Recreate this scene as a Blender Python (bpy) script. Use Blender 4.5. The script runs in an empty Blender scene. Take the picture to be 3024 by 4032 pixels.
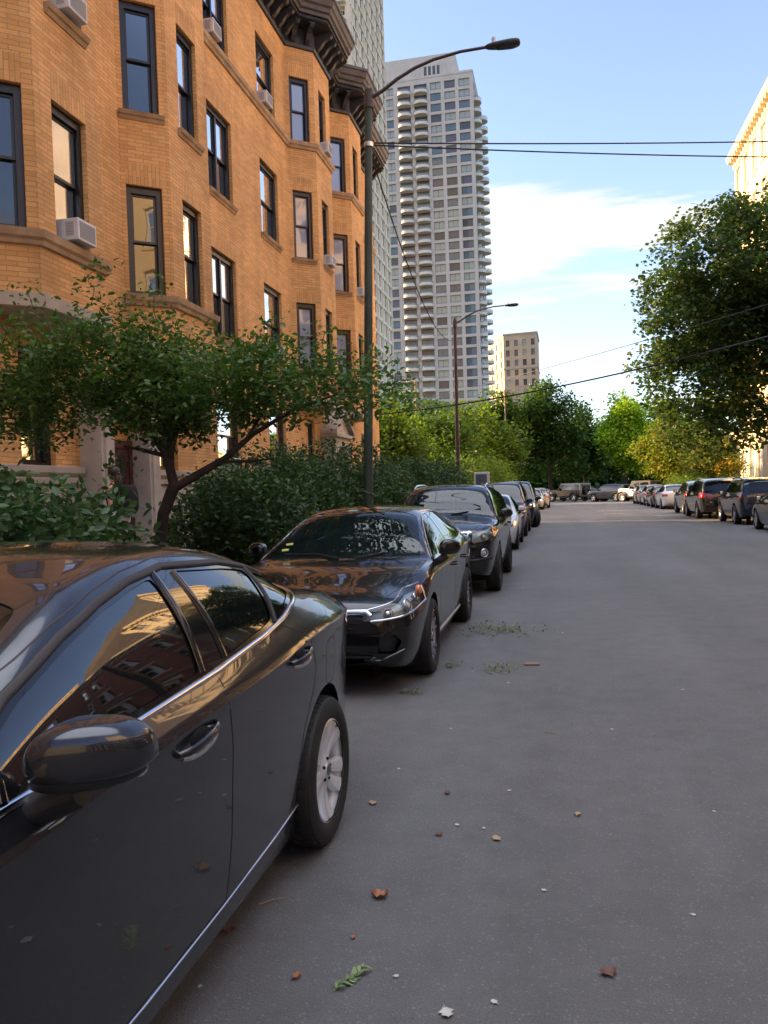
import bpy, math, random
import numpy as np
from mathutils import Vector, Matrix
from mathutils.bvhtree import BVHTree
random.seed(7); RNG = np.random.default_rng(7)
SC = bpy.context.scene
COL = SC.collection
R = math.radians
# ------------------------------------------------------------------ camera, world, sun, exposure
cam = bpy.data.cameras.new('camera'); camo = bpy.data.objects.new('camera', cam); COL.objects.link(camo)
cam.sensor_fit = 'VERTICAL'; cam.sensor_height = 36; cam.sensor_width = 27; cam.lens = 28.0
cam.clip_start = .05; cam.clip_end = 6000
_r = Vector((0.9762632, 0.2142146, -0.0319727)).normalized()
_u = Vector((0.0256250, 0.0323450, 0.9991482)); _u = (_u - _r * _u.dot(_r)).normalized(); _b = _r.cross(_u)
camo.matrix_world = Matrix(((_r.x, _u.x, _b.x, 0), (_r.y, _u.y, _b.y, 0), (_r.z, _u.z, _b.z, 1.62), (0, 0, 0, 1)))
SC.camera = camo
SUN_EL, SUN_ROT = R(15), R(-79)
SUN_DIR = Vector((math.sin(SUN_ROT) * math.cos(SUN_EL), math.cos(SUN_ROT) * math.cos(SUN_EL), math.sin(SUN_EL)))
sl = bpy.data.lights.new('sun', 'SUN'); sl.energy = 5.0; sl.angle = R(.5); sl.color = (1, .66, .34)
so = bpy.data.objects.new('sun', sl); COL.objects.link(so)
so.rotation_euler = SUN_DIR.to_track_quat('Z', 'Y').to_euler()
W = bpy.data.worlds.new('World'); SC.world = W; W.use_nodes = True
wn = W.node_tree; wn.nodes.clear()
def nd(nt, t, **k):
    n = nt.nodes.new(t)
    for a, v in k.items():
        if a.startswith('i_'): n.inputs[int(a[2:])].default_value = v
        else: setattr(n, a, v)
    return n
def lk(nt, a, ai, b, bi): nt.links.new(a.outputs[ai], b.inputs[bi])
sky = nd(wn, 'ShaderNodeTexSky', sky_type='NISHITA', sun_disc=False, sun_elevation=SUN_EL, sun_rotation=SUN_ROT, air_density=1.0, dust_density=.9, ozone_density=1.6)
tc = nd(wn, 'ShaderNodeTexCoord'); sep = nd(wn, 'ShaderNodeSeparateXYZ'); lk(wn, tc, 'Generated', sep, 0)
def mth(nt, op, a=None, b=None, c=None, clamp=False):
    n = nt.nodes.new('ShaderNodeMath'); n.operation = op; n.use_clamp = clamp
    for i, v in enumerate((a, b, c)):
        if v is None: continue
        if isinstance(v, (int, float)): n.inputs[i].default_value = v
        else: nt.links.new(v, n.inputs[i])
    return n.outputs[0]
zz = mth(wn, 'MAXIMUM', sep.outputs[2], .02)
cz = mth(wn, 'ADD', zz, .10)
cmb = nd(wn, 'ShaderNodeCombineXYZ')
wn.links.new(mth(wn, 'DIVIDE', sep.outputs[0], cz), cmb.inputs[0]); wn.links.new(mth(wn, 'DIVIDE', sep.outputs[1], cz), cmb.inputs[1])
mp = nd(wn, 'ShaderNodeMapping'); mp.inputs['Scale'].default_value = (.5, 1.5, 1); mp.inputs['Location'].default_value = (3.3, 1.2, 0); mp.inputs['Rotation'].default_value = (0, 0, R(14))
lk(wn, cmb, 0, mp, 0)
n1 = nd(wn, 'ShaderNodeTexNoise'); n1.inputs['Scale'].default_value = 1.6; n1.inputs['Detail'].default_value = 9; n1.inputs['Roughness'].default_value = .60; n1.inputs['Distortion'].default_value = .25
lk(wn, mp, 0, n1, 'Vector')
# cloud cover by height: a low band, and cover added overhead out of view
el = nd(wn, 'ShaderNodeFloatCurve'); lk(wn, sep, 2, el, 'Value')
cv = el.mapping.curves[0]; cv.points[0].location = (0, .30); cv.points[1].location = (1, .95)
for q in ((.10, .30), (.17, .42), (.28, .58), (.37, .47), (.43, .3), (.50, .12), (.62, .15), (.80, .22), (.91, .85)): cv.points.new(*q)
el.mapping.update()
den = mth(wn, 'ADD', n1.outputs[0], mth(wn, 'SUBTRACT', el.outputs[0], .5))
rmp = nd(wn, 'ShaderNodeMapRange', interpolation_type='SMOOTHSTEP'); wn.links.new(den, rmp.inputs[0])
rmp.inputs[1].default_value = .49; rmp.inputs[2].default_value = .59
# milder, slightly hazier blue; brighter clouds added overhead, out of view, to lift the shade
gr = nd(wn, 'ShaderNodeVectorMath', operation='MULTIPLY_ADD'); lk(wn, sky, 0, gr, 0); gr.inputs[1].default_value = (.64, .61, .67); gr.inputs[2].default_value = (.12, .09, .11)
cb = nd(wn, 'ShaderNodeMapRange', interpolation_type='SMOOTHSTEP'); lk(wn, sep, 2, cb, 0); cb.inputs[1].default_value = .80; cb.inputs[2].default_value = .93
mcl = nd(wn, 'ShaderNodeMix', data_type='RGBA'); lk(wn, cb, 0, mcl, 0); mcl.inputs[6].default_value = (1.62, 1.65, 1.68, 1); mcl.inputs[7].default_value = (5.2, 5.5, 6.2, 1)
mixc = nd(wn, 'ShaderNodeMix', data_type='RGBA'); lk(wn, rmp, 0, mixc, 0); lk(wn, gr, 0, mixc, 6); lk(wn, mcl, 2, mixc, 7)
bg = nd(wn, 'ShaderNodeBackground'); bg.inputs[1].default_value = .15
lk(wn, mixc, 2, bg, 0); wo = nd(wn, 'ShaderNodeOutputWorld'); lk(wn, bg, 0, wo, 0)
SC.view_settings.view_transform = 'Standard'; SC.view_settings.look = 'None'; SC.view_settings.gamma = 1
SC.view_settings.exposure = 2.1
SC.cycles.max_bounces = 7; SC.cycles.diffuse_bounces = 3; SC.cycles.glossy_bounces = 4; SC.cycles.transmission_bounces = 4
SC.cycles.transparent_max_bounces = 12
SC.cycles.use_denoising = True
# ------------------------------------------------------------------ materials
MATS = {}
def mat(name, col=(.5, .5, .5), rough=.6, metal=0., spec=.5, coat=0., noise=None, bump=None, trans=0., alpha=None, ior=None, emit=None):
    m = bpy.data.materials.new(name); m.use_nodes = True; nt = m.node_tree; p = nt.nodes['Principled BSDF']
    p.inputs['Base Color'].default_value = (*col, 1); p.inputs['Roughness'].default_value = rough; p.inputs['Metallic'].default_value = metal
    p.inputs['Specular IOR Level'].default_value = spec; p.inputs['Coat Weight'].default_value = coat; p.inputs['Coat Roughness'].default_value = .02
    if ior: p.inputs['IOR'].default_value = ior
    if trans: p.inputs['Transmission Weight'].default_value = trans
    if noise:   # (scale, amount, detail)
        g = nd(nt, 'ShaderNodeTexCoord'); t = nd(nt, 'ShaderNodeTexNoise'); t.inputs['Scale'].default_value = noise[0]; t.inputs['Detail'].default_value = 6
        lk(nt, g, 'Object', t, 'Vector')
        mr = nd(nt, 'ShaderNodeMapRange'); lk(nt, t, 0, mr, 0); mr.inputs[1].default_value = .3; mr.inputs[2].default_value = .7
        mr.inputs[3].default_value = 1 - noise[1]; mr.inputs[4].default_value = 1 + noise[1]
        v = nd(nt, 'ShaderNodeVectorMath', operation='SCALE'); v.inputs[0].default_value = col; lk(nt, mr, 0, v, 'Scale'); lk(nt, v, 0, p, 'Base Color')
    if bump:
        g = nd(nt, 'ShaderNodeTexCoord'); t = nd(nt, 'ShaderNodeTexNoise'); t.inputs['Scale'].default_value = bump[0]; t.inputs['Detail'].default_value = 4; lk(nt, g, 'Object', t, 'Vector')
        b = nd(nt, 'ShaderNodeBump'); b.inputs['Strength'].default_value = bump[1]; b.inputs['Distance'].default_value = .01; lk(nt, t, 0, b, 'Height'); lk(nt, b, 0, p, 'Normal')
    MATS[name] = m; return m
def brick_mat(name, c1, c2, mortar, bw=.30, bh=.075, ms=.007, rough=.85):
    m = bpy.data.materials.new(name); m.use_nodes = True; nt = m.node_tree; p = nt.nodes['Principled BSDF']; p.inputs['Roughness'].default_value = rough
    uv = nd(nt, 'ShaderNodeUVMap'); b = nd(nt, 'ShaderNodeTexBrick'); lk(nt, uv, 0, b, 'Vector')
    b.inputs['Scale'].default_value = 1; b.inputs['Brick Width'].default_value = bw; b.inputs['Row Height'].default_value = bh; b.inputs['Mortar Size'].default_value = ms
    b.inputs['Mortar Smooth'].default_value = .3; b.inputs['Bias'].default_value = -.1
    b.inputs['Color1'].default_value = (*c1, 1); b.inputs['Color2'].default_value = (*c2, 1); b.inputs['Mortar'].default_value = (*mortar, 1)
    t = nd(nt, 'ShaderNodeTexNoise'); t.inputs['Scale'].default_value = .45; t.inputs['Detail'].default_value = 5; lk(nt, uv, 0, t, 'Vector')
    mr = nd(nt, 'ShaderNodeMapRange'); lk(nt, t, 0, mr, 0); mr.inputs[1].default_value = .3; mr.inputs[2].default_value = .7; mr.inputs[3].default_value = .80; mr.inputs[4].default_value = 1.14
    t2 = nd(nt, 'ShaderNodeTexNoise'); t2.inputs['Scale'].default_value = 30; lk(nt, uv, 0, t2, 'Vector')
    mr2 = nd(nt, 'ShaderNodeMapRange'); lk(nt, t2, 0, mr2, 0); mr2.inputs[3].default_value = .85; mr2.inputs[4].default_value = 1.15
    ms_ = nd(nt, 'ShaderNodeMapping'); ms_.inputs['Scale'].default_value = (1.6, .16, 1); lk(nt, uv, 0, ms_, 0); t3 = nd(nt, 'ShaderNodeTexNoise'); t3.inputs['Scale'].default_value = 1.3; t3.inputs['Detail'].default_value = 6; lk(nt, ms_, 0, t3, 'Vector')
    mr3 = nd(nt, 'ShaderNodeMapRange'); lk(nt, t3, 0, mr3, 0); mr3.inputs[1].default_value = .35; mr3.inputs[2].default_value = .6; mr3.inputs[3].default_value = .87; mr3.inputs[4].default_value = 1.04
    mm = mth(nt, 'MULTIPLY', mth(nt, 'MULTIPLY', mr.outputs[0], mr2.outputs[0]), mr3.outputs[0])
    v = nd(nt, 'ShaderNodeVectorMath', operation='SCALE'); lk(nt, b, 'Color', v, 0); nt.links.new(mm, v.inputs['Scale']); lk(nt, v, 0, p, 'Base Color')
    bp = nd(nt, 'ShaderNodeBump'); bp.inputs['Strength'].default_value = .5; bp.inputs['Distance'].default_value = .006; bp.invert = True; lk(nt, b, 'Fac', bp, 'Height'); lk(nt, bp, 0, p, 'Normal')
    MATS[name] = m; return m
def leaf_mat(name, c1, c2, c3=None, tr=.35, gloss=.08, patch=.5):
    m = bpy.data.materials.new(name); m.use_nodes = True; nt = m.node_tree; nt.nodes.clear()
    g = nd(nt, 'ShaderNodeNewGeometry'); tn = nd(nt, 'ShaderNodeTexNoise'); tn.inputs['Scale'].default_value = patch; tn.inputs['Detail'].default_value = 2
    lk(nt, g, 'Position', tn, 'Vector')
    f = mth(nt, 'ADD', mth(nt, 'MULTIPLY', g.outputs['Random Per Island'], .75), mth(nt, 'MULTIPLY', mth(nt, 'SUBTRACT', tn.outputs[0], .5), 1.5), clamp=True)
    cr = nd(nt, 'ShaderNodeValToRGB'); nt.links.new(f, cr.inputs[0]); cr.color_ramp.elements[0].color = (*c1, 1); cr.color_ramp.elements[1].color = (*c2, 1); cr.color_ramp.elements[1].position = .75
    if c3: e = cr.color_ramp.elements.new(.97); e.color = (*c3, 1)
    d = nd(nt, 'ShaderNodeBsdfPrincipled'); d.inputs['Roughness'].default_value = .5; d.inputs['Specular IOR Level'].default_value = gloss * 5
    t = nd(nt, 'ShaderNodeBsdfTranslucent'); mx = nd(nt, 'ShaderNodeMixShader'); mx.inputs[0].default_value = tr
    hs = nd(nt, 'ShaderNodeHueSaturation'); hs.inputs['Value'].default_value = 1.5; hs.inputs['Saturation'].default_value = 1.1; lk(nt, cr, 0, hs, 'Color')
    lk(nt, cr, 0, d, 0); lk(nt, hs, 0, t, 0); lk(nt, d, 0, mx, 1); lk(nt, t, 0, mx, 2); o = nd(nt, 'ShaderNodeOutputMaterial'); lk(nt, mx, 0, o, 0)
    MATS[name] = m; return m
def glass_mat(name, tint=(.02, .025, .03), clear=.0, ior=1.6, rough=.015, wob=0.):
    """fresnel reflection over a dark body; 'clear' lets part of what is behind through"""
    m = bpy.data.materials.new(name); m.use_nodes = True; nt = m.node_tree; nt.nodes.clear()
    fr = nd(nt, 'ShaderNodeFresnel'); fr.inputs[0].default_value = ior
    gl = nd(nt, 'ShaderNodeBsdfGlossy'); gl.inputs['Roughness'].default_value = rough; gl.inputs[0].default_value = (1, 1, 1, 1)
    df = nd(nt, 'ShaderNodeBsdfDiffuse'); df.inputs[0].default_value = (*tint, 1)
    base = df
    if clear > 0:
        tp = nd(nt, 'ShaderNodeBsdfTransparent'); tp.inputs[0].default_value = (.8, .86, .84, 1)
        mx0 = nd(nt, 'ShaderNodeMixShader'); mx0.inputs[0].default_value = clear; lk(nt, df, 0, mx0, 1); lk(nt, tp, 0, mx0, 2); base = mx0
    mx = nd(nt, 'ShaderNodeMixShader'); lk(nt, fr, 0, mx, 0); lk(nt, base, 0, mx, 1); lk(nt, gl, 0, mx, 2)
    if wob:
        g = nd(nt, 'ShaderNodeTexCoord'); t = nd(nt, 'ShaderNodeTexNoise'); t.inputs['Scale'].default_value = 2.2; t.inputs['Detail'].default_value = 1; lk(nt, g, 'Object', t, 'Vector')
        b = nd(nt, 'ShaderNodeBump'); b.inputs['Strength'].default_value = wob; b.inputs['Distance'].default_value = .02; lk(nt, t, 0, b, 'Height'); lk(nt, b, 0, gl, 'Normal'); lk(nt, b, 0, fr, 'Normal')
    o = nd(nt, 'ShaderNodeOutputMaterial'); lk(nt, mx, 0, o, 0); MATS[name] = m; return m
# ------------------------------------------------------------------ object helpers
def tag(o, label=None, cat=None, group=None, kind=None):
    if label: o['label'] = label
    if cat: o['category'] = cat
    if group: o['group'] = group
    if kind: o['kind'] = kind
    return o
def empty(name, loc=(0, 0, 0), rz=0.):
    o = bpy.data.objects.new(name, None); COL.objects.link(o); o.location = loc; o.rotation_euler = (0, 0, rz); o.empty_display_size = .2; return o
def copy_tree(o, parent=None):
    c = o.copy(); COL.objects.link(c)
    if parent: c.parent = parent
    for ch in KIDS.get(o.name, []):
        cc = copy_tree(ch, c); KIDS.setdefault(c.name, []).append(cc)
    return c
KIDS = {}
def link(name, me, parent=None):
    o = bpy.data.objects.new(name, me); COL.objects.link(o)
    if parent is not None: o.parent = parent; KIDS.setdefault(parent.name, []).append(o)
    return o
class MB:
    def __init__(s): s.v = []; s.f = []; s.m = []; s.uv = []; s.hasuv = False
    def face(s, pts, mi=0, uv=None):
        b = len(s.v); s.v += [tuple(p) for p in pts]; s.f.append(tuple(range(b, b + len(pts)))); s.m.append(mi)
        if uv is not None: s.hasuv = True
        s.uv.append(uv)
    def mesh(s, vs, fs, mi=0):
        b = len(s.v); s.v += [tuple(p) for p in vs]
        for f in fs: s.f.append(tuple(b + i for i in f)); s.m.append(mi); s.uv.append(None)
    def box(s, x0, x1, y0, y1, z0, z1, mi=0):
        vs = [(x0, y0, z0), (x1, y0, z0), (x1, y1, z0), (x0, y1, z0), (x0, y0, z1), (x1, y0, z1), (x1, y1, z1), (x0, y1, z1)]
        s.mesh(vs, [(0, 3, 2, 1), (4, 5, 6, 7), (0, 1, 5, 4), (1, 2, 6, 5), (2, 3, 7, 6), (3, 0, 4, 7)], mi)
    def obox(s, o, u, v, w, mi=0):   # oriented box from corner o with edge vectors u, v, w
        o, u, v, w = map(Vector, (o, u, v, w)); p = [o, o + u, o + u + v, o + v]; q = [a + w for a in p]
        s.mesh(p + q, [(0, 3, 2, 1), (4, 5, 6, 7), (0, 1, 5, 4), (1, 2, 6, 5), (2, 3, 7, 6), (3, 0, 4, 7)], mi)
    def tube(s, pts, rad, n=8, mi=0, cap=True):
        pts = [Vector(p) for p in pts]
        if isinstance(rad, (int, float)): rad = [rad] * len(pts)
        b = len(s.v); a = None
        for i, p in enumerate(pts):
            t = (pts[min(i + 1, len(pts) - 1)] - pts[max(i - 1, 0)]).normalized()
            if a is None: a = t.cross(Vector((0, 0, 1)) if abs(t.z) < .9 else Vector((1, 0, 0))).normalized()
            else: a = (a - t * a.dot(t)); a = a.normalized() if a.length > 1e-5 else t.orthogonal().normalized()
            c = a.cross(t)
            for k in range(n):
                an = 2 * math.pi * k / n; s.v.append(tuple(p + (a * math.cos(an) + c * math.sin(an)) * rad[i]))
        for i in range(len(pts) - 1):
            for k in range(n):
                k2 = (k + 1) % n; s.f.append((b + i * n + k, b + i * n + k2, b + (i + 1) * n + k2, b + (i + 1) * n + k)); s.m.append(mi); s.uv.append(None)
        if cap:
            s.f.append(tuple(b + k for k in reversed(range(n)))); s.m.append(mi); s.uv.append(None)
            s.f.append(tuple(b + (len(pts) - 1) * n + k for k in range(n))); s.m.append(mi); s.uv.append(None)
    def lathe(s, prof, n=32, axis='x', o=(0, 0, 0), mi=0, closed=False):   # prof: (radius, along)
        b = len(s.v); m = len(prof)
        for r, a in prof:
            for k in range(n):
                t = 2 * math.pi * k / n; c, d = r * math.cos(t), r * math.sin(t)
                p = (a, c, d) if axis == 'x' else (c, d, a)
                s.v.append((p[0] + o[0], p[1] + o[1], p[2] + o[2]))
        for i in range(m if closed else m - 1):
            j = (i + 1) % m
            for k in range(n):
                k2 = (k + 1) % n; s.f.append((b + i * n + k, b + i * n + k2, b + j * n + k2, b + j * n + k)); s.m.append(mi); s.uv.append(None)
    def build(s, name, mats, parent=None, smooth=False, bevel=0):
        me = bpy.data.meshes.new(name); me.from_pydata(s.v, [], s.f)
        for m in (mats if isinstance(mats, (list, tuple)) else [mats]): me.materials.append(m)
        me.polygons.foreach_set('material_index', s.m)
        if s.hasuv:
            uvl = me.uv_layers.new(name='UVMap'); arr = []
            for f, uv in zip(s.f, s.uv):
                for k in range(len(f)): arr += (uv[k] if uv is not None else (s.v[f[k]][0] + s.v[f[k]][1], s.v[f[k]][2]))
            uvl.data.foreach_set('uv', arr)
        me.update()
        if smooth:
            me.polygons.foreach_set('use_smooth', [True] * len(s.f))
            try: me.set_sharp_from_angle(angle=R(smooth if smooth > 1 else 40))
            except Exception: pass
        o = link(name, me, parent)
        if bevel: mo = o.modifiers.new('bevel', 'BEVEL'); mo.width = bevel; mo.segments = 2; mo.limit_method = 'ANGLE'
        return o
def np_mesh(name, V, F, mat_, parent=None, smooth=False):
    """V (n,3), F (m,k) fixed k"""
    me = bpy.data.meshes.new(name); V = np.asarray(V, np.float32); F = np.asarray(F, np.int32); k = F.shape[1]
    me.vertices.add(len(V)); me.vertices.foreach_set('co', V.ravel())
    me.loops.add(F.size); me.loops.foreach_set('vertex_index', F.ravel())
    me.polygons.add(len(F)); me.polygons.foreach_set('loop_start', np.arange(0, F.size, k, dtype=np.int32))
    me.update(calc_edges=True)
    if smooth: me.polygons.foreach_set('use_smooth', [True] * len(F))
    for m in (mat_ if isinstance(mat_, (list, tuple)) else [mat_]): me.materials.append(m)
    return link(name, me, parent)
# ------------------------------------------------------------------ material set
M_brick = brick_mat('orange_brick', (.79, .425, .155), (.63, .32, .10), (.40, .26, .14))
M_redbrick = brick_mat('red_brick', (.26, .075, .04), (.2, .06, .03), (.2, .15, .12), .22, .07)
M_creambrick = brick_mat('cream_brick', (.66, .55, .36), (.58, .47, .30), (.5, .42, .3), .4, .1, .004)
M_lime = mat('limestone', (.46, .40, .33), .8, noise=(1.4, .2), bump=(40, .3))
M_sill = mat('sill_stone', (.42, .28, .165), .8, noise=(3, .25), bump=(40, .3))
M_blackpaint = mat('black_window_paint', (.012, .012, .016), .35, noise=(5, .3))
M_cornice = mat('cornice_metal', (.035, .035, .04), .55, noise=(3, .35))
M_cornice2 = mat('cornice_edge', (.085, .07, .062), .6, noise=(3, .3))
M_glass = glass_mat('window_glass', (.012, .013, .016), .0, 1.75, .02, .06)
M_glassb = glass_mat('window_glass_blind', (.30, .33, .42), .0, 1.6, .03, .06)
M_glassc = glass_mat('window_glass_curtain', (.055, .05, .045), .0, 1.7, .03, .06)
M_white = mat('white_enamel', (.62, .62, .63), .45, noise=(4, .08))
M_grillew = mat('white_grille', (.33, .33, .34), .6)
M_bark = mat('bark', (.038, .028, .023), .9, noise=(6, .5), bump=(25, .8))
M_polegreen = mat('green_pole_paint', (.035, .06, .048), .5, noise=(3, .35), bump=(30, .15))
M_polebrown = mat('brown_arm_paint', (.06, .04, .038), .5, noise=(4, .2))
M_lampgrey = mat('lamp_head_grey', (.035, .04, .05), .5)
M_lens = mat('lamp_lens', (.03, .03, .03), .2)
M_cable = mat('black_cable', (.015, .015, .017), .6)
# asphalt
def asphalt(name, base, patchy=.2):
    m = bpy.data.materials.new(name); m.use_nodes = True; nt = m.node_tree; p = nt.nodes['Principled BSDF']; p.inputs['Roughness'].default_value = .82; p.inputs['Specular IOR Level'].default_value = .35
    g = nd(nt, 'ShaderNodeNewGeometry')
    def ns(sc, det=3, rough=.5):
        t = nd(nt, 'ShaderNodeTexNoise'); t.inputs['Scale'].default_value = sc; t.inputs['Detail'].default_value = det; t.inputs['Roughness'].default_value = rough; lk(nt, g, 'Position', t, 'Vector'); return t.outputs[0]
    big = ns(.35, 5); mid = ns(4, 6, .7); fine = ns(150, 4, .85)
    vo = nd(nt, 'ShaderNodeTexVoronoi'); vo.inputs['Scale'].default_value = 120; lk(nt, g, 'Position', vo, 'Vector')
    rc = nd(nt, 'ShaderNodeSeparateColor'); lk(nt, vo, 'Color', rc, 0)
    def rng(s, a, b, c, d):
        q = nd(nt, 'ShaderNodeMapRange'); nt.links.new(s, q.inputs[0])
        for i, x in enumerate((a, b, c, d)): q.inputs[i + 1].default_value = x
        return q.outputs[0]
    gm = nd(nt, 'ShaderNodeMapping'); gm.inputs['Scale'].default_value = (1.1, .10, 1); lk(nt, g, 'Position', gm, 0); tr_ = nd(nt, 'ShaderNodeTexNoise'); tr_.inputs['Scale'].default_value = .9; tr_.inputs['Detail'].default_value = 5; lk(nt, gm, 0, tr_, 'Vector')
    big = mth(nt, 'ADD', mth(nt, 'MULTIPLY', big, .5), mth(nt, 'MULTIPLY', tr_.outputs[0], .5))
    f = mth(nt, 'MULTIPLY', rng(big, .3, .7, 1 - patchy, 1 + patchy), rng(mid, .3, .7, .88, 1.12))
    f = mth(nt, 'MULTIPLY', f, rng(fine, .3, .7, .6, 1.45))
    f = mth(nt, 'ADD', f, mth(nt, 'MULTIPLY', mth(nt, 'GREATER_THAN', rc.outputs[0], .96), .35))
    # scattered pale flecks
    v2 = nd(nt, 'ShaderNodeTexVoronoi'); v2.inputs['Scale'].default_value = 9; lk(nt, g, 'Position', v2, 'Vector')
    f = mth(nt, 'ADD', f, mth(nt, 'MULTIPLY', mth(nt, 'LESS_THAN', v2.outputs['Distance'], .018), 1.1))
    v = nd(nt, 'ShaderNodeVectorMath', operation='SCALE'); v.inputs[0].default_value = base; nt.links.new(f, v.inputs['Scale']); lk(nt, v, 0, p, 'Base Color')
    b = nd(nt, 'ShaderNodeBump'); b.inputs['Strength'].default_value = .9; b.inputs['Distance'].default_value = .006
    nt.links.new(mth(nt, 'ADD', fine, mth(nt, 'MULTIPLY', vo.outputs['Distance'], .7)), b.inputs['Height']); lk(nt, b, 0, p, 'Normal')
    return m
M_asph = asphalt('asphalt', (.130, .128, .127))
M_conc = mat('concrete', (.30, .28, .25), .85, noise=(1.2, .2), bump=(60, .4))
M_grass = mat('grass_ground', (.045, .065, .02), .95, noise=(2, .4))
M_soil = mat('soil', (.05, .04, .028), .95, noise=(3, .35))
M_paintline = mat('road_paint', (.55, .53, .5), .7, noise=(7, .35))
# ------------------------------------------------------------------ ground, road
def sheet(name, poly, z, m, thick=None):
    b = MB()
    if thick:
        n = len(poly); vs = [(x, y, z) for x, y in poly] + [(x, y, z - thick) for x, y in poly]
        b.mesh(vs, [tuple(range(n))] + [(i, n + i, n + (i + 1) % n, (i + 1) % n) for i in range(n)])
    else: b.face([(x, y, z) for x, y in poly])
    return tag(b.build(name, m), kind='structure')
tag(sheet('ground', [(-3000, -3000), (3000, -3000), (3000, 3000), (-3000, 3000)], -.006, M_grass), kind='structure')
sheet('road', [(-3.0, -60), (8.3, -60), (8.3, 69), (-2.4, 69)], 0.0, M_asph)
sheet('cross_road', [(-60, 69), (60, 69), (60, 85), (-60, 85)], 0.0, M_asph)
sheet('left_kerb', [(-3.15, -60), (-3.0, -60), (-2.4, 69), (-2.55, 69)], .13, M_conc, .15)
sheet('left_verge', [(-5.2, -60), (-3.15, -60), (-2.55, 69), (-5.2, 69)], .12, M_soil, .14)
sheet('left_sidewalk', [(-7.1, -60), (-5.2, -60), (-5.2, 69), (-7.1, 69)], .125, M_conc, .14)
sheet('left_garden', [(-8.2, -60), (-7.1, -60), (-7.1, 69), (-8.2, 69)], .13, M_soil, .14)
sheet('right_kerb', [(8.3, -60), (8.45, -60), (8.45, 69), (8.3, 69)], .13, M_conc, .15)
sheet('right_verge', [(8.45, -60), (10.3, -60), (10.3, 69), (8.45, 69)], .12, M_grass, .14)
sheet('right_sidewalk', [(10.3, -60), (14, -60), (14, 69), (10.3, 69)], .125, M_conc, .14)
b = MB(); b.box(2.2, 7.8, 49.9, 50.15, .003, .005); b.box(2.4, 3.4, 44.9, 45.05, .003, .005)
tag(b.build('road_markings', M_paintline), kind='structure')
# ------------------------------------------------------------------ walls with openings
def wall_strip(mb, A, B, z0, z1, ops, depth=.14, uoff=0., mi=0, soldier=None, nrm=None):
    """vertical wall from A to B (plan), outside on the right-hand side of A->B rotated; ops: (u0,u1,z0,z1)"""
    A = Vector((A[0], A[1], 0)); B = Vector((B[0], B[1], 0)); L = (B - A).length; t = (B - A) / L
    n = nrm if nrm is not None else Vector((t.y, -t.x, 0)); n = Vector(n)
    us = sorted({0., L} | {o[0] for o in ops} | {o[1] for o in ops}); 
    zs = {z0, z1} | {o[2] for o in ops} | {o[3] for o in ops}
    if soldier: zs |= {min(z1, o[3] + soldier) for o in ops}
    zs = sorted(zs)
    P = lambda u, z, d=0.: A + t * u - n * d + Vector((0, 0, z))
    for i in range(len(us) - 1):
        for j in range(len(zs) - 1):
            uc, zc = (us[i] + us[i + 1]) / 2, (zs[j] + zs[j + 1]) / 2
            if any(o[0] < uc < o[1] and o[2] < zc < o[3] for o in ops): continue
            u0, u1, a, c = us[i], us[i + 1], zs[j], zs[j + 1]
            sol = soldier and any(o[0] < uc < o[1] and o[3] < zc < o[3] + soldier for o in ops)
            uv = [(u0 + uoff, a), (u1 + uoff, a), (u1 + uoff, c), (u0 + uoff, c)]
            if sol: uv = [(y, x) for x, y in uv]
            mb.face([P(u0, a), P(u1, a), P(u1, c), P(u0, c)], mi, uv)
    for (u0, u1, a, c) in ops:
        d = depth
        mb.face([P(u0, a), P(u0, a, d), P(u0, c, d), P(u0, c)], mi, [(0, a), (d, a), (d, c), (0, c)])
        mb.face([P(u1, a), P(u1, c), P(u1, c, d), P(u1, a, d)], mi, [(0, a), (0, c), (d, c), (d, a)])
        mb.face([P(u0, c), P(u0, c, d), P(u1, c, d), P(u1, c)], mi, [(u0, 0), (u0, d), (u1, d), (u1, 0)])
        mb.face([P(u0, a), P(u1, a), P(u1, a, d), P(u0, a, d)], mi, [(u0, 0), (u1, 0), (u1, d), (u0, d)])
    return t, n
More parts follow.
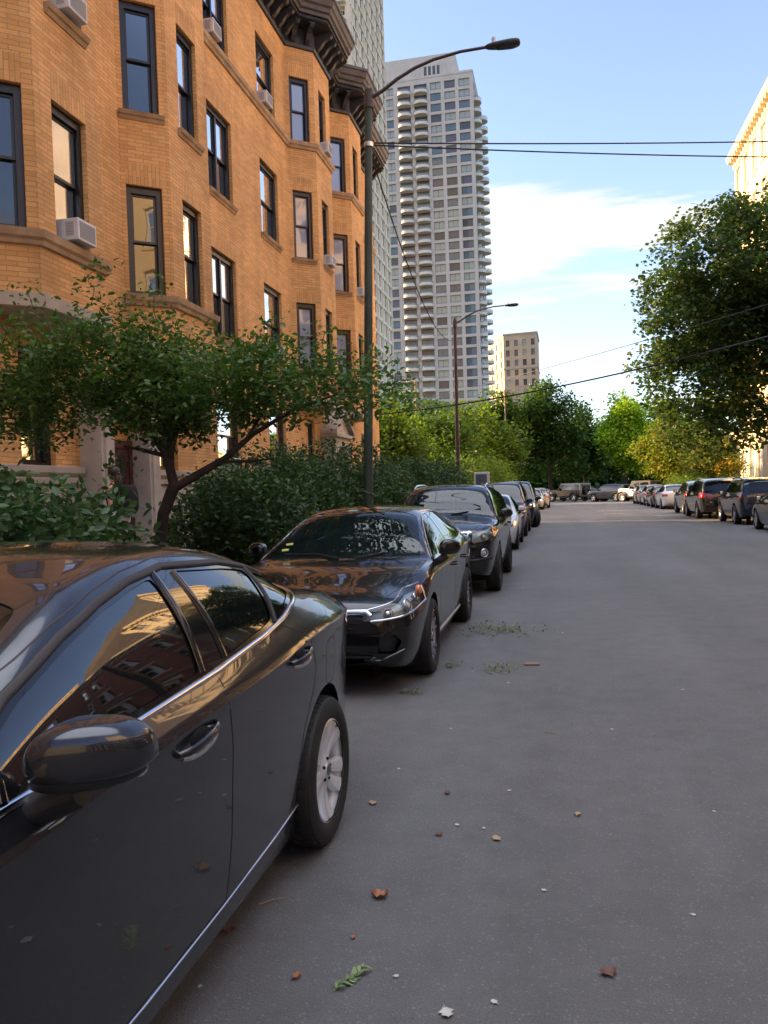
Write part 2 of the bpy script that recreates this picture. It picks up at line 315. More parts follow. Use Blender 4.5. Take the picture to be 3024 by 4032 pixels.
def sash_window(parent, A, B, op, depth=.14, glass=(None, None), double=False, mids=False, nrm=None, frame_m=None, fw=.085, arched=False):
    """double-hung window; returns frame object (part) with glass as sub-parts"""
    A = Vector((A[0], A[1], 0)); B = Vector((B[0], B[1], 0)); t = (B - A).normalized(); n = Vector((t.y, -t.x, 0)) if nrm is None else Vector(nrm)
    u0, u1, a, c = op; P = lambda u, z, d: A + t * u - n * d + Vector((0, 0, z)); Z = Vector((0, 0, 1)); fm = frame_m or M_blackpaint
    mb = MB()
    def bar(ua, ub, za, zb, d0, d1): mb.obox(P(ua, za, d1), t * (ub - ua), n * (d1 - d0), Z * (zb - za))
    d0, d1 = depth - .07, depth + .05
    bar(u0, u0 + fw, a, c, d0, d1); bar(u1 - fw, u1, a, c, d0, d1); bar(u0 + fw, u1 - fw, c - fw * 1.3, c, d0, d1); bar(u0 + fw, u1 - fw, a, a + fw * .6, d0, d1)
    zm = a + (c - a) * .5; s = .045
    secs = [(u0 + fw, u1 - fw)] if not double else [(u0 + fw, (u0 + u1) / 2 - .04), ((u0 + u1) / 2 + .04, u1 - fw)]
    if double: bar((u0 + u1) / 2 - .04, (u0 + u1) / 2 + .04, a, c, d0 + .01, d1)
    panes = []
    for (p, q) in secs:
        for k, (za, zb, dd) in enumerate(((a + fw * .6, zm + .02, .05), (zm - .02, c - fw * 1.3, .0))):
            D0 = depth + dd - .02; D1 = D0 + .045
            bar(p, p + s, za, zb, D0, D1); bar(q - s, q, za, zb, D0, D1); bar(p + s, q - s, za, za + s, D0, D1); bar(p + s, q - s, zb - s, zb, D0, D1)
            if mids and k == 1: bar((p + q) / 2 - .015, (p + q) / 2 + .015, za + s, zb - s, D0 + .01, D1 - .01)
            panes.append((p + s, q - s, za + s, zb - s, D0 + .02, k))
    fo = mb.build('window', fm, parent)
    for (p, q, za, zb, dd, k) in panes:
        g = MB(); g.obox(P(p - .01, za - .01, dd + .008), t * (q - p + .02), n * .008, Z * (zb - za + .02))
        g.build('glass_pane', glass[k] or M_glass, fo)
    return fo
def sweep(path, prof, closed=False):
    """prof: (offset outward, z); outward = right-hand normal (t.y,-t.x) of travel"""
    pts = [Vector((x, y)) for x, y in path]; n = len(pts); offs = []
    for i in range(n):
        if i == 0: t = (pts[1] - pts[0]).normalized(); offs.append(Vector((t.y, -t.x)))
        elif i == n - 1: t = (pts[-1] - pts[-2]).normalized(); offs.append(Vector((t.y, -t.x)))
        else:
            a = (pts[i] - pts[i - 1]).normalized(); c = (pts[i + 1] - pts[i]).normalized(); na = Vector((a.y, -a.x)); nc = Vector((c.y, -c.x)); m = (na + nc).normalized(); offs.append(m / max(.5, m.dot(na)))
    vs = []; fs = []; k = len(prof)
    for p, o in zip(pts, offs):
        for d, z in prof: q = p + o * d; vs.append((q.x, q.y, z))
    for i in range(n - 1):
        for j in range(k - 1): fs.append((i * k + j, (i + 1) * k + j, (i + 1) * k + j + 1, i * k + j + 1))
    fs.append(tuple(range(k))); fs.append(tuple(reversed([(n - 1) * k + j for j in range(k)])))
    return vs, fs
# ------------------------------------------------------------------ orange brick apartment building on the left
ZB, ZT = 4.72, 16.0
XW, XF = -8.2, -7.45
rows = [(5.66, 7.80), (9.22, 11.40), (12.95, 15.02)]
bld = tag(empty('apartment_building', (XW, 12, 0)), 'four storey orange brick apartment building with faceted bays and dark bracketed cornice', 'building')
bld_off = Vector((XW, 12, 0))
def at_bld(mb): mb.v = [(x - bld_off.x, y - bld_off.y, z) for x, y, z in mb.v]; return mb
def L2(p): return (p[0] - bld_off.x, p[1] - bld_off.y)
path = [(XW, -30), (XW, 10.0), (XF, 10.62), (XF, 12.36), (XW, 12.96), (XW, 14.28), (XF, 14.9), (XF, 16.76), (XW, 17.38), (XW, 24.6), (XF, 25.25), (XF, 27.06), (XW, 27.68), (XW, 29.1), (XF, 29.75), (XF, 31.58), (XW, 32.2), (XW, 36.75)]
# openings by segment index: list of (u0,u1,style)
segops = {0: [(Y + 30 - .7, Y + 30 + .7, 'wall') for Y in (-22, -18.5, -15, -11.5, -8, -4.5, -1, 2.5, 6.2)],
          1: [(.12, .80, 'ang')], 2: [(.41, 1.32, 'front')], 5: [(.10, .80, 'ang')], 6: [(.50, 1.39, 'front')],
          8: [(18.4 - 17.38, 19.95 - 17.38, 'dbl'), (22.02 - 17.38, 23.5 - 17.38, 'wall')],
          9: [(.12, .80, 'ang')], 10: [(.50, 1.28, 'front')], 13: [(.12, .80, 'ang')], 14: [(.48, 1.26, 'front')],
          16: [(1.0, 2.4, 'wall')]}
mb = MB(); uo = 0.; wins = []
for i in range(len(path) - 1):
    A, B = path[i], path[i + 1]; L = math.dist(A, B); ops = []
    for (a, c, st) in segops.get(i, []):
        for r, (z0, z1) in enumerate(rows): ops.append((a, c, z0, z1)); wins.append((i, A, B, (a, c, z0, z1), st, r))
    wall_strip(mb, A, B, ZB, ZT, ops, .16, uo, 0, .42); uo += L
at_bld(mb).build('upper_wall', M_brick, bld)
# ground floor wall behind the bays (flat), above limestone base
mb = MB(); A, B = (XW, -30), (XW, 36.75); gops = []
for (a, c) in ((-20, -18.6), (-14, -12.6), (-8, -6.6), (-2, -.6), (4, 5.4), (8.4, 9.3), (11.0, 11.85), (15.35, 16.25), (18.4, 19.9), (22.05, 23.5), (25.7, 26.5), (30.2, 31.0), (33.2, 34.6)):
    gops.append((a + 30, c + 30, 2.22, 4.12))
wall_strip(mb, A, B, 2.1, ZB, gops, .16, .13, 0, .38)
# far end wall, back and roof
wall_strip(mb, (XW, 36.75), (-24, 36.75), 0, ZT + 1.2, [], .1, 0, 0); wall_strip(mb, (-24, -30), (XW, -30), 0, ZT + 1.2, [], .1, 0, 0); wall_strip(mb, (-24, 36.75), (-24, -30), 0, ZT + 1.2, [], .1, 0, 0)
at_bld(mb).build('ground_floor_wall', M_brick, bld)
mb = MB(); wall_strip(mb, A, B, -.1, 2.0, [(45.45, 46.3, .35, 1.15), (48.6, 49.6, .35, 1.15), (52.2, 53.2, .35, 1.15)], .12, 0, 0, None)
for p in range(0, 68, 1):   # stone block joints as real grooves are tiny: raised blocks
    if not (41.1 < p < 44.6): mb.box(XW + .001, XW + .03, -30 + p + .01, -29 + p - .01, 1.2, 1.88)
at_bld(mb).build('limestone_base', M_lime, bld)
for (a, c) in ((15.45, 16.3), (18.6, 19.6), (22.2, 23.2)): mb = MB(); mb.box(XW - .16, XW - .1, a, c, .35, 1.15); at_bld(mb).build('basement_window', M_glass, bld)
vs, fs = sweep([(XW, -30), (XW, 12.5)], [(0, 1.90), (.09, 1.92), (.10, 2.0), (.05, 2.03), (.13, 2.1), (.14, 2.2), (0, 2.22)]); mb = MB(); mb.mesh(vs, fs)
vs, fs = sweep([(XW, 14.3), (XW, 36.75)], [(0, 1.90), (.09, 1.92), (.10, 2.0), (.05, 2.03), (.13, 2.1), (.14, 2.2), (0, 2.22)]); mb.mesh(vs, fs)
at_bld(mb).build('water_table', M_lime, bld)
# string course under top floor, bay courses
mb = MB(); prof = [(0, 12.72), (.05, 12.74), (.07, 12.80), (.11, 12.84), (.13, 12.95), (0, 12.96)]
vs, fs = sweep(path, prof); mb.mesh(vs, fs); at_bld(mb).build('string_course', M_sill, bld)
prof2 = [(0, 5.42), (.05, 5.44), (.07, 5.50), (.11, 5.54), (.13, 5.65), (0, 5.66)]
for k in (1, 5, 9, 13):
    mb = MB(); vs, fs = sweep(path[k:k + 4], prof2); mb.mesh(vs, fs); at_bld(mb).build('sill_course', M_sill, bld)
    mb = MB(); vs, fs = sweep(path[k:k + 4], [(-.02, 4.50), (.06, 4.52), (.09, 4.72), (0, 4.722)]); mb.mesh(vs, fs)
    q = [(p[0], p[1]) for p in path[k:k + 4]]; mb.face([(x, y, 4.5) for x, y in q])
    at_bld(mb).build('bay_soffit', M_lime, bld)
rw = random.Random(3)
for (i, A, B, op, st, r) in wins:
    if i == 0 and A[1] + op[0] < -12: pass
    t = (Vector(B) - Vector(A)).normalized(); A2, B2 = L2(A), L2(B)
    if st == 'ang': g = (M_glassb, M_glassb) if (i > 8) else (M_glass, M_glass)
    else: g = rw.choice([(M_glass, M_glass), (M_glass, M_glassc), (M_glassc, M_glass)])
    sash_window(bld, A2, B2, op, .16, g, double=(st == 'dbl'), mids=False, fw=.105)
    if r == 1 or (r == 0 and st in ('wall', 'dbl')):
        mb = MB(); a, c, z0, z1 = op; p0 = Vector(A2) + t * (a - .09); p1 = Vector(A2) + t * (c + .09); n = Vector((t.y, -t.x))
        vs, fs = sweep([p0, p1], [(-.1, z0 - .16), (.02, z0 - .16), (.05, z0 - .10), (.08, z0 - .08), (.11, z0 - .01), (-.1, z0)]); mb.mesh(vs, fs); mb.build('window_sill', M_sill, bld)
for op in gops:
    if op[0] - 30 > 12.2 and op[0] - 30 < 14.5: continue
    sash_window(bld, L2((XW, -30)), L2((XW, 36.75)), op, .16, rw.choice([(M_glass, M_glassc), (M_glassc, M_glass)]))
# cornice
prof = [(0, 15.93), (.06, 15.95), (.08, 16.05), (.05, 16.10), (.05, 16.55), (.62, 16.60), (.64, 16.62)]
vs, fs = sweep(path, prof + [(.60, 16.72), (0, 16.74)]); mb = MB(); mb.mesh(vs, fs); at_bld(mb).build('cornice_frieze', M_cornice, bld)
vs, fs = sweep(path, [(.55, 16.74), (.66, 16.74), (.67, 16.84), (.74, 16.88), (.76, 17.0), (.82, 17.05), (.86, 17.22), (.90, 17.24), (.90, 17.34), (.3, 17.42), (0, 17.42)]); mb = MB(); mb.mesh(vs, fs); at_bld(mb).build('cornice', M_cornice2, bld)
me_br = None
def bracket_mb():
    m = MB(); pr = [(0, 0), (.56, 0), (.58, -.06), (.52, -.13), (.40, -.15), (.30, -.22), (.20, -.36), (.09, -.46), (0, -.48)]
    for sgn in (-.07, .07): pass
    n = len(pr); vs = [(x, -.07, z) for x, z in pr] + [(x, .07, z) for x, z in pr]
    m.mesh(vs, [tuple(range(n)), tuple(reversed(range(n, 2 * n)))] + [(i, (i + 1) % n, n + (i + 1) % n, n + i) for i in range(n)]); m.box(.1, .5, -.1, .1, .0, .03)
    return m
br0 = bracket_mb().build('cornice_bracket', M_cornice, bld); first = True
for i in range(len(path) - 1):
    A, B = Vector(path[i]), Vector(path[i + 1]); L = (B - A).length; t = (B - A) / L; n = Vector((t.y, -t.x)); u0 = 0
    if i == 0: u0 = 42 - 5
    k = max(1, round((L - u0) / .50))
    for j in range(k):
        u = u0 + (j + .5) * (L - u0) / k; p = A + t * u
        if first: o = br0; first = False
        else: o = link('cornice_bracket', br0.data, bld)
        o.location = (p.x - bld_off.x + n.x * .05, p.y - bld_off.y + n.y * .05, 16.54); o.rotation_euler = (0, 0, math.atan2(n.y, n.x))
mb = MB()   # parapet and roof
pp = [(p[0] - .35, p[1]) for p in path]
for i in range(len(pp) - 1): wall_strip(mb, pp[i], pp[i + 1], 17.3, 18.05, [], .1, 0, 0)
vs, fs = sweep(pp, [(-.3, 18.05), (.06, 18.05), (.06, 18.15), (-.3, 18.15)]); mb.mesh(vs, fs); mb.box(-24, XW - .3, -30, 36.7, 17.25, 17.30)
at_bld(mb).build('parapet', M_brick, bld)
# entrances between paired bays
M_door = mat('dark_red_door', (.075, .022, .02), .4, noise=(3, .2))
for (yc, ped) in ((13.6, False), (28.4, True)):
    mb = MB(); w = .62
    for s in (-1, 1):
        y0, y1 = sorted((yc + s * w, yc + s * (w + .42)))
        mb.box(XW, XW + .42, y0, y1, -.05, 3.25); mb.box(XW, XW + .52, y0 - .05, y1 + .05, -.05, .5); mb.box(XW, XW + .50, y0 - .04, y1 + .04, 3.05, 3.3)
        mb.box(XW + .42, XW + .46, y0 + .08, y1 - .08, .6, 2.95)
    mb.box(XW, XW + .5, yc - w - .5, yc + w + .5, 3.3, 3.62); mb.box(XW, XW + .62, yc - w - .6, yc + w + .6, 3.62, 3.74)
    if ped:
        mb.face([(XW + .45, yc - w - .6, 3.74), (XW + .45, yc + w + .6, 3.74), (XW + .45, yc, 4.5)])
        for s in (-1, 1): mb.obox((XW, yc + s * (w + .65), 3.74), (.62, 0, 0), (0, -s * (w + .65), .82), (0, 0, .13))
    at_bld(mb).build('stone_door_surround', M_lime, bld)
    mb = MB(); mb.box(XW - .02, XW + .06, yc - w + .05, yc + w - .05, .45, 2.75); mb.box(XW + .06, XW + .09, yc - w + .05, yc - w + .17, .45, 2.75); mb.box(XW + .06, XW + .09, yc + w - .17, yc + w - .05, .45, 2.75); mb.box(XW + .06, XW + .09, yc - w + .17, yc + w - .17, 2.6, 2.75)
    dd = at_bld(mb).build('entrance_door', M_door, bld)
    mb = MB(); mb.box(XW + .061, XW + .07, yc - .28, yc + .28, 1.2, 2.45); at_bld(mb).build('door_glass', M_glass, dd)
    mb = MB()
    for k in range(3): mb.box(XW + .0, XW + 1.0 - k * .3, yc - w - .1, yc + w + .1, -.05 + k * .17, .12 + k * .17)
    at_bld(mb).build('entrance_step', M_lime, bld)
# window air conditioners
def ac_unit(p, n, w=.50, h=.34, d=.30):
    o = empty('air_conditioner', p, math.atan2(n[1], n[0])); mb = MB(); mb.box(-.1, d, -w / 2, w / 2, 0, h)
    mb.build('casing', M_white, o, bevel=.012)
    mb = MB(); mb.box(d - .001, d + .006, -w / 2 + .04, w / 2 - .04, .04, h - .04)
    for k in range(9): 
        z = .07 + k * (h - .14) / 8; mb.box(.08, d - .08, -w / 2 - .004, -w / 2 + .002, z, z + .012); mb.box(.08, d - .08, w / 2 - .002, w / 2 + .004, z, z + .012)
        mb.box(d + .006, d + .010, -w / 2 + .05, w / 2 - .05, z, z + .008)
    mb.build('vent_grille', M_grillew, o); return o
def seg_pt(i, u, out=0.): A, B = Vector(path[i]), Vector(path[i + 1]); t = (B - A).normalized(); n = Vector((t.y, -t.x)); p = A + t * u + n * out; return p, n
for (i, u, z, lab) in (
        (2, .86, 5.70, 'white air conditioner in the second floor window of the nearest bay, largest in view'),
        (2, .86, 9.26, 'white air conditioner above a stone sill at the top left edge of the building'),
        (8, 1.35, 12.99, 'white air conditioner in the top floor double window beside the dark cornice'),
        (8, 5.0, 12.99, 'white air conditioner in the narrow top floor window just left of the middle bay'),
        (10, .9, 12.99, 'white air conditioner on the string course in the front of the middle bay'),
        (10, .9, 9.26, 'white air conditioner in the third floor front window of the middle bay'),
        (14, .87, 9.26, 'white air conditioner in the third floor window of the bay behind the lamp pole'),
        (8, 5.3, 5.70, 'white air conditioner in a second floor window just above the small tree crown'),
        (8, 1.6, 2.24, 'white air conditioner in a ground floor window showing below the small tree crown')):
    p, n = seg_pt(i, u, -.05); ac = ac_unit((p.x, p.y, z), n); tag(ac, lab, 'air conditioner', 'window air conditioners on the orange brick building')
# yellow utility box and flyer by the entrance
# ------------------------------------------------------------------ towers
M_towB = mat('tower_concrete', (.46, .425, .41), .85, noise=(.3, .08))
M_towBs = mat('balcony_slab', (.60, .55, .51), .8)
M_towA = mat('pale_tower_concrete', (.68, .58, .47), .85, noise=(.2, .08))
M_cream = mat('cream_stone', (.40, .32, .245), .85, noise=(.3, .12))
TG = [glass_mat('tower_glass_blue', (.10, .14, .17), 0, 1.7, .03), glass_mat('tower_glass_dark', (.07, .07, .078), 0, 1.6, .03), glass_mat('tower_glass_pale', (.33, .36, .34), 0, 1.6, .04), glass_mat('tower_glass_purple', (.11, .10, .13), 0, 1.6, .03)]
TGA = [mat('curtain_cream', (.30, .26, .2), .7), mat('brown_tower_glass', (.09, .08, .065), .4)]
M_frameg = mat('grey_window_frame', (.10, .10, .10), .5)
M_glassrail = glass_mat('balcony_glass', (.25, .30, .34), .45, 1.5, .03)
def win_unit(parent, P, t, n, w, h, gl, mull=True, thin=True):
    Z = Vector((0, 0, 1)); mb = MB(); f = .09
    mb.obox(P, t * w, n * .08, Z * f); mb.obox(P + Z * (h - f), t * w, n * .08, Z * f); mb.obox(P, t * f, n * .08, Z * h); mb.obox(P + t * (w - f), t * f, n * .08, Z * h)
    if mull: mb.obox(P + t * (w / 2 - .05), t * .1, n * .08, Z * h); mb.obox(P + Z * .35, t * w, n * .07, Z * .07)
    mb.obox(P + n * .02, t * w, n * .01, Z * h, 1)
    return mb.build('window', [M_frameg, gl], parent)
def merge_wins(parent, lst, name='window'):
    """the windows past the nearest hundred: one part"""
    mb = MB(); Z = Vector((0, 0, 1)); f = .09
    for (P, t, n, w, h, g, mull) in lst:
        mb.obox(P, t * w, n * .08, Z * f); mb.obox(P + Z * (h - f), t * w, n * .08, Z * f); mb.obox(P, t * f, n * .08, Z * h); mb.obox(P + t * (w - f), t * f, n * .08, Z * h)
        if mull: mb.obox(P + t * (w / 2 - .05), t * .1, n * .08, Z * h); mb.obox(P + Z * .35, t * w, n * .07, Z * .07)
        mb.obox(P + n * .02, t * w, n * .01, Z * h, 1 + g)
    return tag(mb.build(name, [M_frameg] + TG + TGA, parent), kind='stuff')
# tower with round balconies
tB = tag(empty('apartment_tower', (-20.1, 221, 0)), 'tall pale grey apartment tower with columns of round white balconies', 'tower')
H = 2.93; NF = 39; top = 115.2; rt = random.Random(5)
cols = [(-3.9, -.95), (-7.85, -4.9), (-11.8, -8.85)]; bal = [(-16.3, -12.7), (-20.9, -17.3)]; colL = (-24.6, -22.2)
mb = MB(); ops = []
wl = []
for fl in range(NF):
    z = top - 1.0 - (fl + 1) * H + .35
    for ci, (a, c) in enumerate(cols + [colL]): ops.append((a + 26, c + 26, z, z + 2.15)); wl.append((fl, ci, a, c, z))
    for (a, c) in bal: ops.append((a + 26, c + 26, z - .45, z + 2.15))
wall_strip(mb, (-26, 0), (0, 0), 0, top, ops, .45)
sops = []
for fl in range(NF):
    z = top - 1.0 - (fl + 1) * H + .35
    for y in (2, 7.5, 14, 20): sops.append((y, y + 3.4, z - .3, z + 2.15))
wall_strip(mb, (0, 0), (0, 26), 0, top, sops, .45)
wall_strip(mb, (0, 26), (-26, 26), 0, top, []); wall_strip(mb, (-26, 26), (-26, 0), 0, top, [])
mb.box(-26.1, .1, -.1, 26.1, top, top + .6)
mb.build('tower_wall', M_towB, tB)
mb = MB(); mb.box(-26.5, -5.0, 3, 22, top + .6, top + 7.6)
for k in range(16):
    x = -25.2 + k * 1.22; mb.box(x, x + .42, 2.86, 3.0, top + .8, top + 4.9)
mb.build('penthouse', M_towB, tB)
mb = MB()
for k in (9, 10, 11, 12): x = -25.2 + k * 1.22 + .42; mb.box(x, x + .8, 2.9, 2.98, top + 1.0, top + 4.6)
mb.build('penthouse_louvre', TG[1], tB)
T, N = Vector((1, 0, 0)), Vector((0, -1, 0)); cnt = 0; rest = []
wl.sort(key=lambda q: (-q[0], q[1]))
for (fl, ci, a, c, z) in sorted(wl, key=lambda q: (q[1] == 3, -q[0])):
    g = rt.choices([0, 1, 2, 3], [3, 3 if fl > 26 else 1, 4, 1])[0]
    if cnt < 99: win_unit(tB, Vector((a, .40, z)), T, N, c - a, 2.15, TG[g]); cnt += 1
    else: rest.append((Vector((a, .40, z)), T, N, c - a, 2.15, g, True))
merge_wins(tB, rest)
mb = MB()   # recessed balcony doors (front and side)
for fl in range(NF):
    z = top - 1.0 - (fl + 1) * H + .35
    for bi, (a, c) in enumerate(bal):
        g = rt.choices([0, 1, 3], [2, 3, 2])[0]; mb.obox((a, .41, z - .45), (c - a, 0, 0), (0, .02, 0), (0, 0, 2.6), g)
        mb.obox(((a + c) / 2 - .04, .36, z - .45), (.08, 0, 0), (0, .05, 0), (0, 0, 2.6), 4)
    for y in (2, 7.5, 14, 20): g = rt.choice([0, 1, 3]); mb.obox((-.42, y, z - .3), (.02, 0, 0), (0, 3.4, 0), (0, 0, 2.45), g)
tag(mb.build('balcony_door', TG + [M_frameg], tB), kind='stuff')
def balcony_geo(mb, c, w, dep, ang, mi=(0, 1)):
    """round slab with solid fascia, glass rail above; opens toward direction ang"""
    n = 14; e = Vector((math.cos(ang), math.sin(ang), 0)); s = Vector((-e.y, e.x, 0)); pts = []
    for k in range(n + 1):
        a = math.pi * (k / n - .5); pts.append(c + s * (math.sin(a) * w / 2) + e * (max(0, math.cos(a)) ** .8 * dep))
    Z = Vector((0, 0, 1)); m = len(pts)
    mb.mesh([p - Z * .18 for p in pts] + [p + Z * .55 for p in pts], [tuple(range(m))] + [(i, i + 1, m + i + 1, m + i) for i in range(m - 1)], mi[0])
    mb.mesh([p for p in pts], [tuple(range(m))], mi[0])
    mb.mesh([p + Z * .55 for p in pts] + [p + Z * .98 for p in pts], [(i, i + 1, m + i + 1, m + i) for i in range(m - 1)], mi[1])
    return mb
bcs = [(Vector(((a + c) / 2, 0, top - 1.0 - (fl + 1) * H - .1)), c - a + .3, 1.7, -math.pi / 2, fl) for fl in range(NF) for (a, c) in bal]
bcs += [(Vector((0, y, top - 1.0 - (fl + 1) * H + .05)), 4.2, dd, 0, fl) for fl in range(1, NF) for (y, dd) in ((3.6, 1.9), (15.5, 2.6))]
proto = {}; mrest = MB()
bcs.sort(key=lambda q: -q[4])
for j, (c, w, dd, an, fl) in enumerate(bcs):
    if j < 99:
        if (w, dd, an) not in proto: o = balcony_geo(MB(), Vector((0, 0, 0)), w, dd, an).build('balcony', [M_towBs, M_glassrail], tB); proto[(w, dd, an)] = o.data
        else: o = link('balcony', proto[(w, dd, an)], tB)
        o.location = c
    else: balcony_geo(mrest, c, w, dd, an)
tag(mrest.build('balcony', [M_towBs, M_glassrail], tB), kind='stuff')
# pale tower just behind the brick building
tA = tag(empty('apartment_tower', (-31.9, 131, 0)), 'pale cream high rise with a tight window grid rising behind the brick cornice', 'tower')
mb = MB(); hA = 118.; HA = 2.9; NA = 40; sA = []; fA = []
for fl in range(NA):
    z = hA - (fl + 1) * HA + .5
    for k in range(6): y = .9 + k * 4.4; sA.append((y + .1, y + 1.0, z, z + 1.9)); sA.append((y + 2.2, y + 3.3, z, z + 1.9))
    for (a, c) in ((-5.6, -.9), (-12, -7.4), (-18.4, -13.8)): fA.append((a + 20, c + 20, z - .3, z + 2.0))
wall_strip(mb, (0, 0), (0, 27), 0, hA, sA, .3); wall_strip(mb, (-20, 0), (0, 0), 0, hA, fA, 1.5); wall_strip(mb, (0, 27), (-20, 27), 0, hA, []); wall_strip(mb, (-20, 27), (-20, 0), 0, hA, [])
mb.box(-20, 0, 0, 27, hA, hA + .5)
for fl in range(NA): z = hA - fl * HA; mb.box(0.0, .18, 0, 27, z - .35, z - .12)
for k in range(7): y = .25 + k * 4.4; mb.box(.0, .22, y, y + .35, 0, hA)
mb.build('tower_wall', M_towA, tA)
T2, N2 = Vector((0, 1, 0)), Vector((1, 0, 0)); ws = []
for (a, c, z0, z1) in sA: ws.append((Vector((-.24, a, z0)), T2, N2, c - a, z1 - z0, rt.choices([4, 5], [2, 3])[0], False))
for (a, c, z0, z1) in fA: ws.append((Vector((a - 20, 1.4, z0)), T, N, c - a, z1 - z0, rt.choices([1, 3], [3, 1])[0], True))
ws.sort(key=lambda q: (q[0].y, q[0].z)); near = [q for q in ws if 30 < q[0].z < 92 and q[0].y < 3][:99]; ids = {id(q) for q in near}
for q in near: win_unit(tA, q[0], q[1], q[2], q[3], q[4], (TG + TGA)[q[5]], q[6])
merge_wins(tA, [q for q in ws if id(q) not in ids])
for fl in range(12, NA):   # square balconies on the street-facing end
    z = hA - (fl + 1) * HA
    if fl > 30: break
for (a, c) in ((-5.8, -.7), (-12.2, -7.2)):
    for fl in range(10, 32):
        z = hA - (fl + 1) * HA + .1; mb = MB(); mb.box(a, c, -.9, 0, z - .18, z); mb.box(a, c, -.9, -.82, z, z + .3)
        for k in range(14): x = a + k * (c - a - .05) / 13; mb.box(x, x + .04, -.88, -.84, z + .3, z + 1.0)
        mb.box(a, c, -.9, -.84, z + 1.0, z + 1.05); mb.build('balcony', M_towBs, tA)
# cream mid-rise with its sunlit flank, and a plain block behind it
def poly_building(name, pts, hz, m, lab, cat, floors, fh, wspec, parapet=.6, z_first=None, band=None):
    """pts: plan corners (first two = front wall left->right seen from the street, last->first = lit flank)"""
    o = tag(empty(name, (pts[0][0], pts[0][1], 0)), lab, cat); P = [(x - pts[0][0], y - pts[0][1]) for x, y in pts]; mb = MB(); n = len(P); cnt = 0; rest = []
    for i in range(n):
        A, B = P[i], P[(i + 1) % n]; L = math.dist(A, B); ops = []
        for (frac_or_w) in ([wspec.get(i)] if wspec.get(i) else []):
            num, ww, wh = frac_or_w
            for fl in range(floors):
                z = hz - 3.6 - fl * fh
                if z < 1: break
                for k in range(num):
                    u = L * (k + .5) / num - ww / 2
                    if u > 0: ops.append((u, u + ww, z - wh * .4, z + wh * .6))
        t, nn = wall_strip(mb, A, B, 0, hz, ops, .3)
        for op in ops:
            q = (Vector((A[0], A[1], 0)) + t * op[0] - nn * .26 + Vector((0, 0, op[2])), t, nn, op[1] - op[0], op[3] - op[2], rt.choices([0, 1, 2], [2, 3, 2])[0], False)
            if cnt < 95: 
                f = .1; Z = Vector((0, 0, 1)); m2 = MB(); Pq, tq, nq, w, h = q[0], q[1], q[2], q[3], q[4]
                m2.obox(Pq, tq * w, nq * .08, Z * f); m2.obox(Pq + Z * (h - f), tq * w, nq * .08, Z * f); m2.obox(Pq, tq * f, nq * .08, Z * h); m2.obox(Pq + tq * (w - f), tq * f, nq * .08, Z * h); m2.obox(Pq + Z * (h / 2), tq * w, nq * .08, Z * .08); m2.obox(Pq + nq * .02, tq * w, nq * .01, Z * h, 1)
                m2.build('window', [M_frameg, TG[q[5]]], o); cnt += 1
            else: rest.append(q)
    mb.face([(x, y, hz) for x, y in P]); mb.build('wall', m, o)
    if rest: merge_wins(o, rest)
    mb = MB(); c = P + [P[0]]; vs, fs = sweep(c, [(0, hz - .5), (.25, hz - .45), (.3, hz - .05), (.3, hz + .05), (0, hz + .05)]); mb.mesh(vs, fs)
    if band: vs, fs = sweep(c, [(0, band), (.2, band), (.2, band + .3), (0, band + .35)]); mb.mesh(vs, fs)
    mb.build('roof_cornice', m, o); return o
poly_building('office_building', [(-17.7, 284), (-6.1, 283), (-5.9, 302), (-36, 330)], 55.3, M_cream, 'cream stone mid rise with a brightly sunlit flank right of the balcony tower', 'building', 14, 3.45, {0: (4, 1.25, 2.2), 3: (9, 1.5, 2.3)}, band=43.)
poly_building('apartment_building', [(-8, 300), (-3.0, 300), (-3.0, 320), (-8, 320)], 36.5, M_cream, 'small plain grey block peeking out right behind the cream mid rise', 'building', 8, 3.4, {0: (2, 1.2, 2.)})
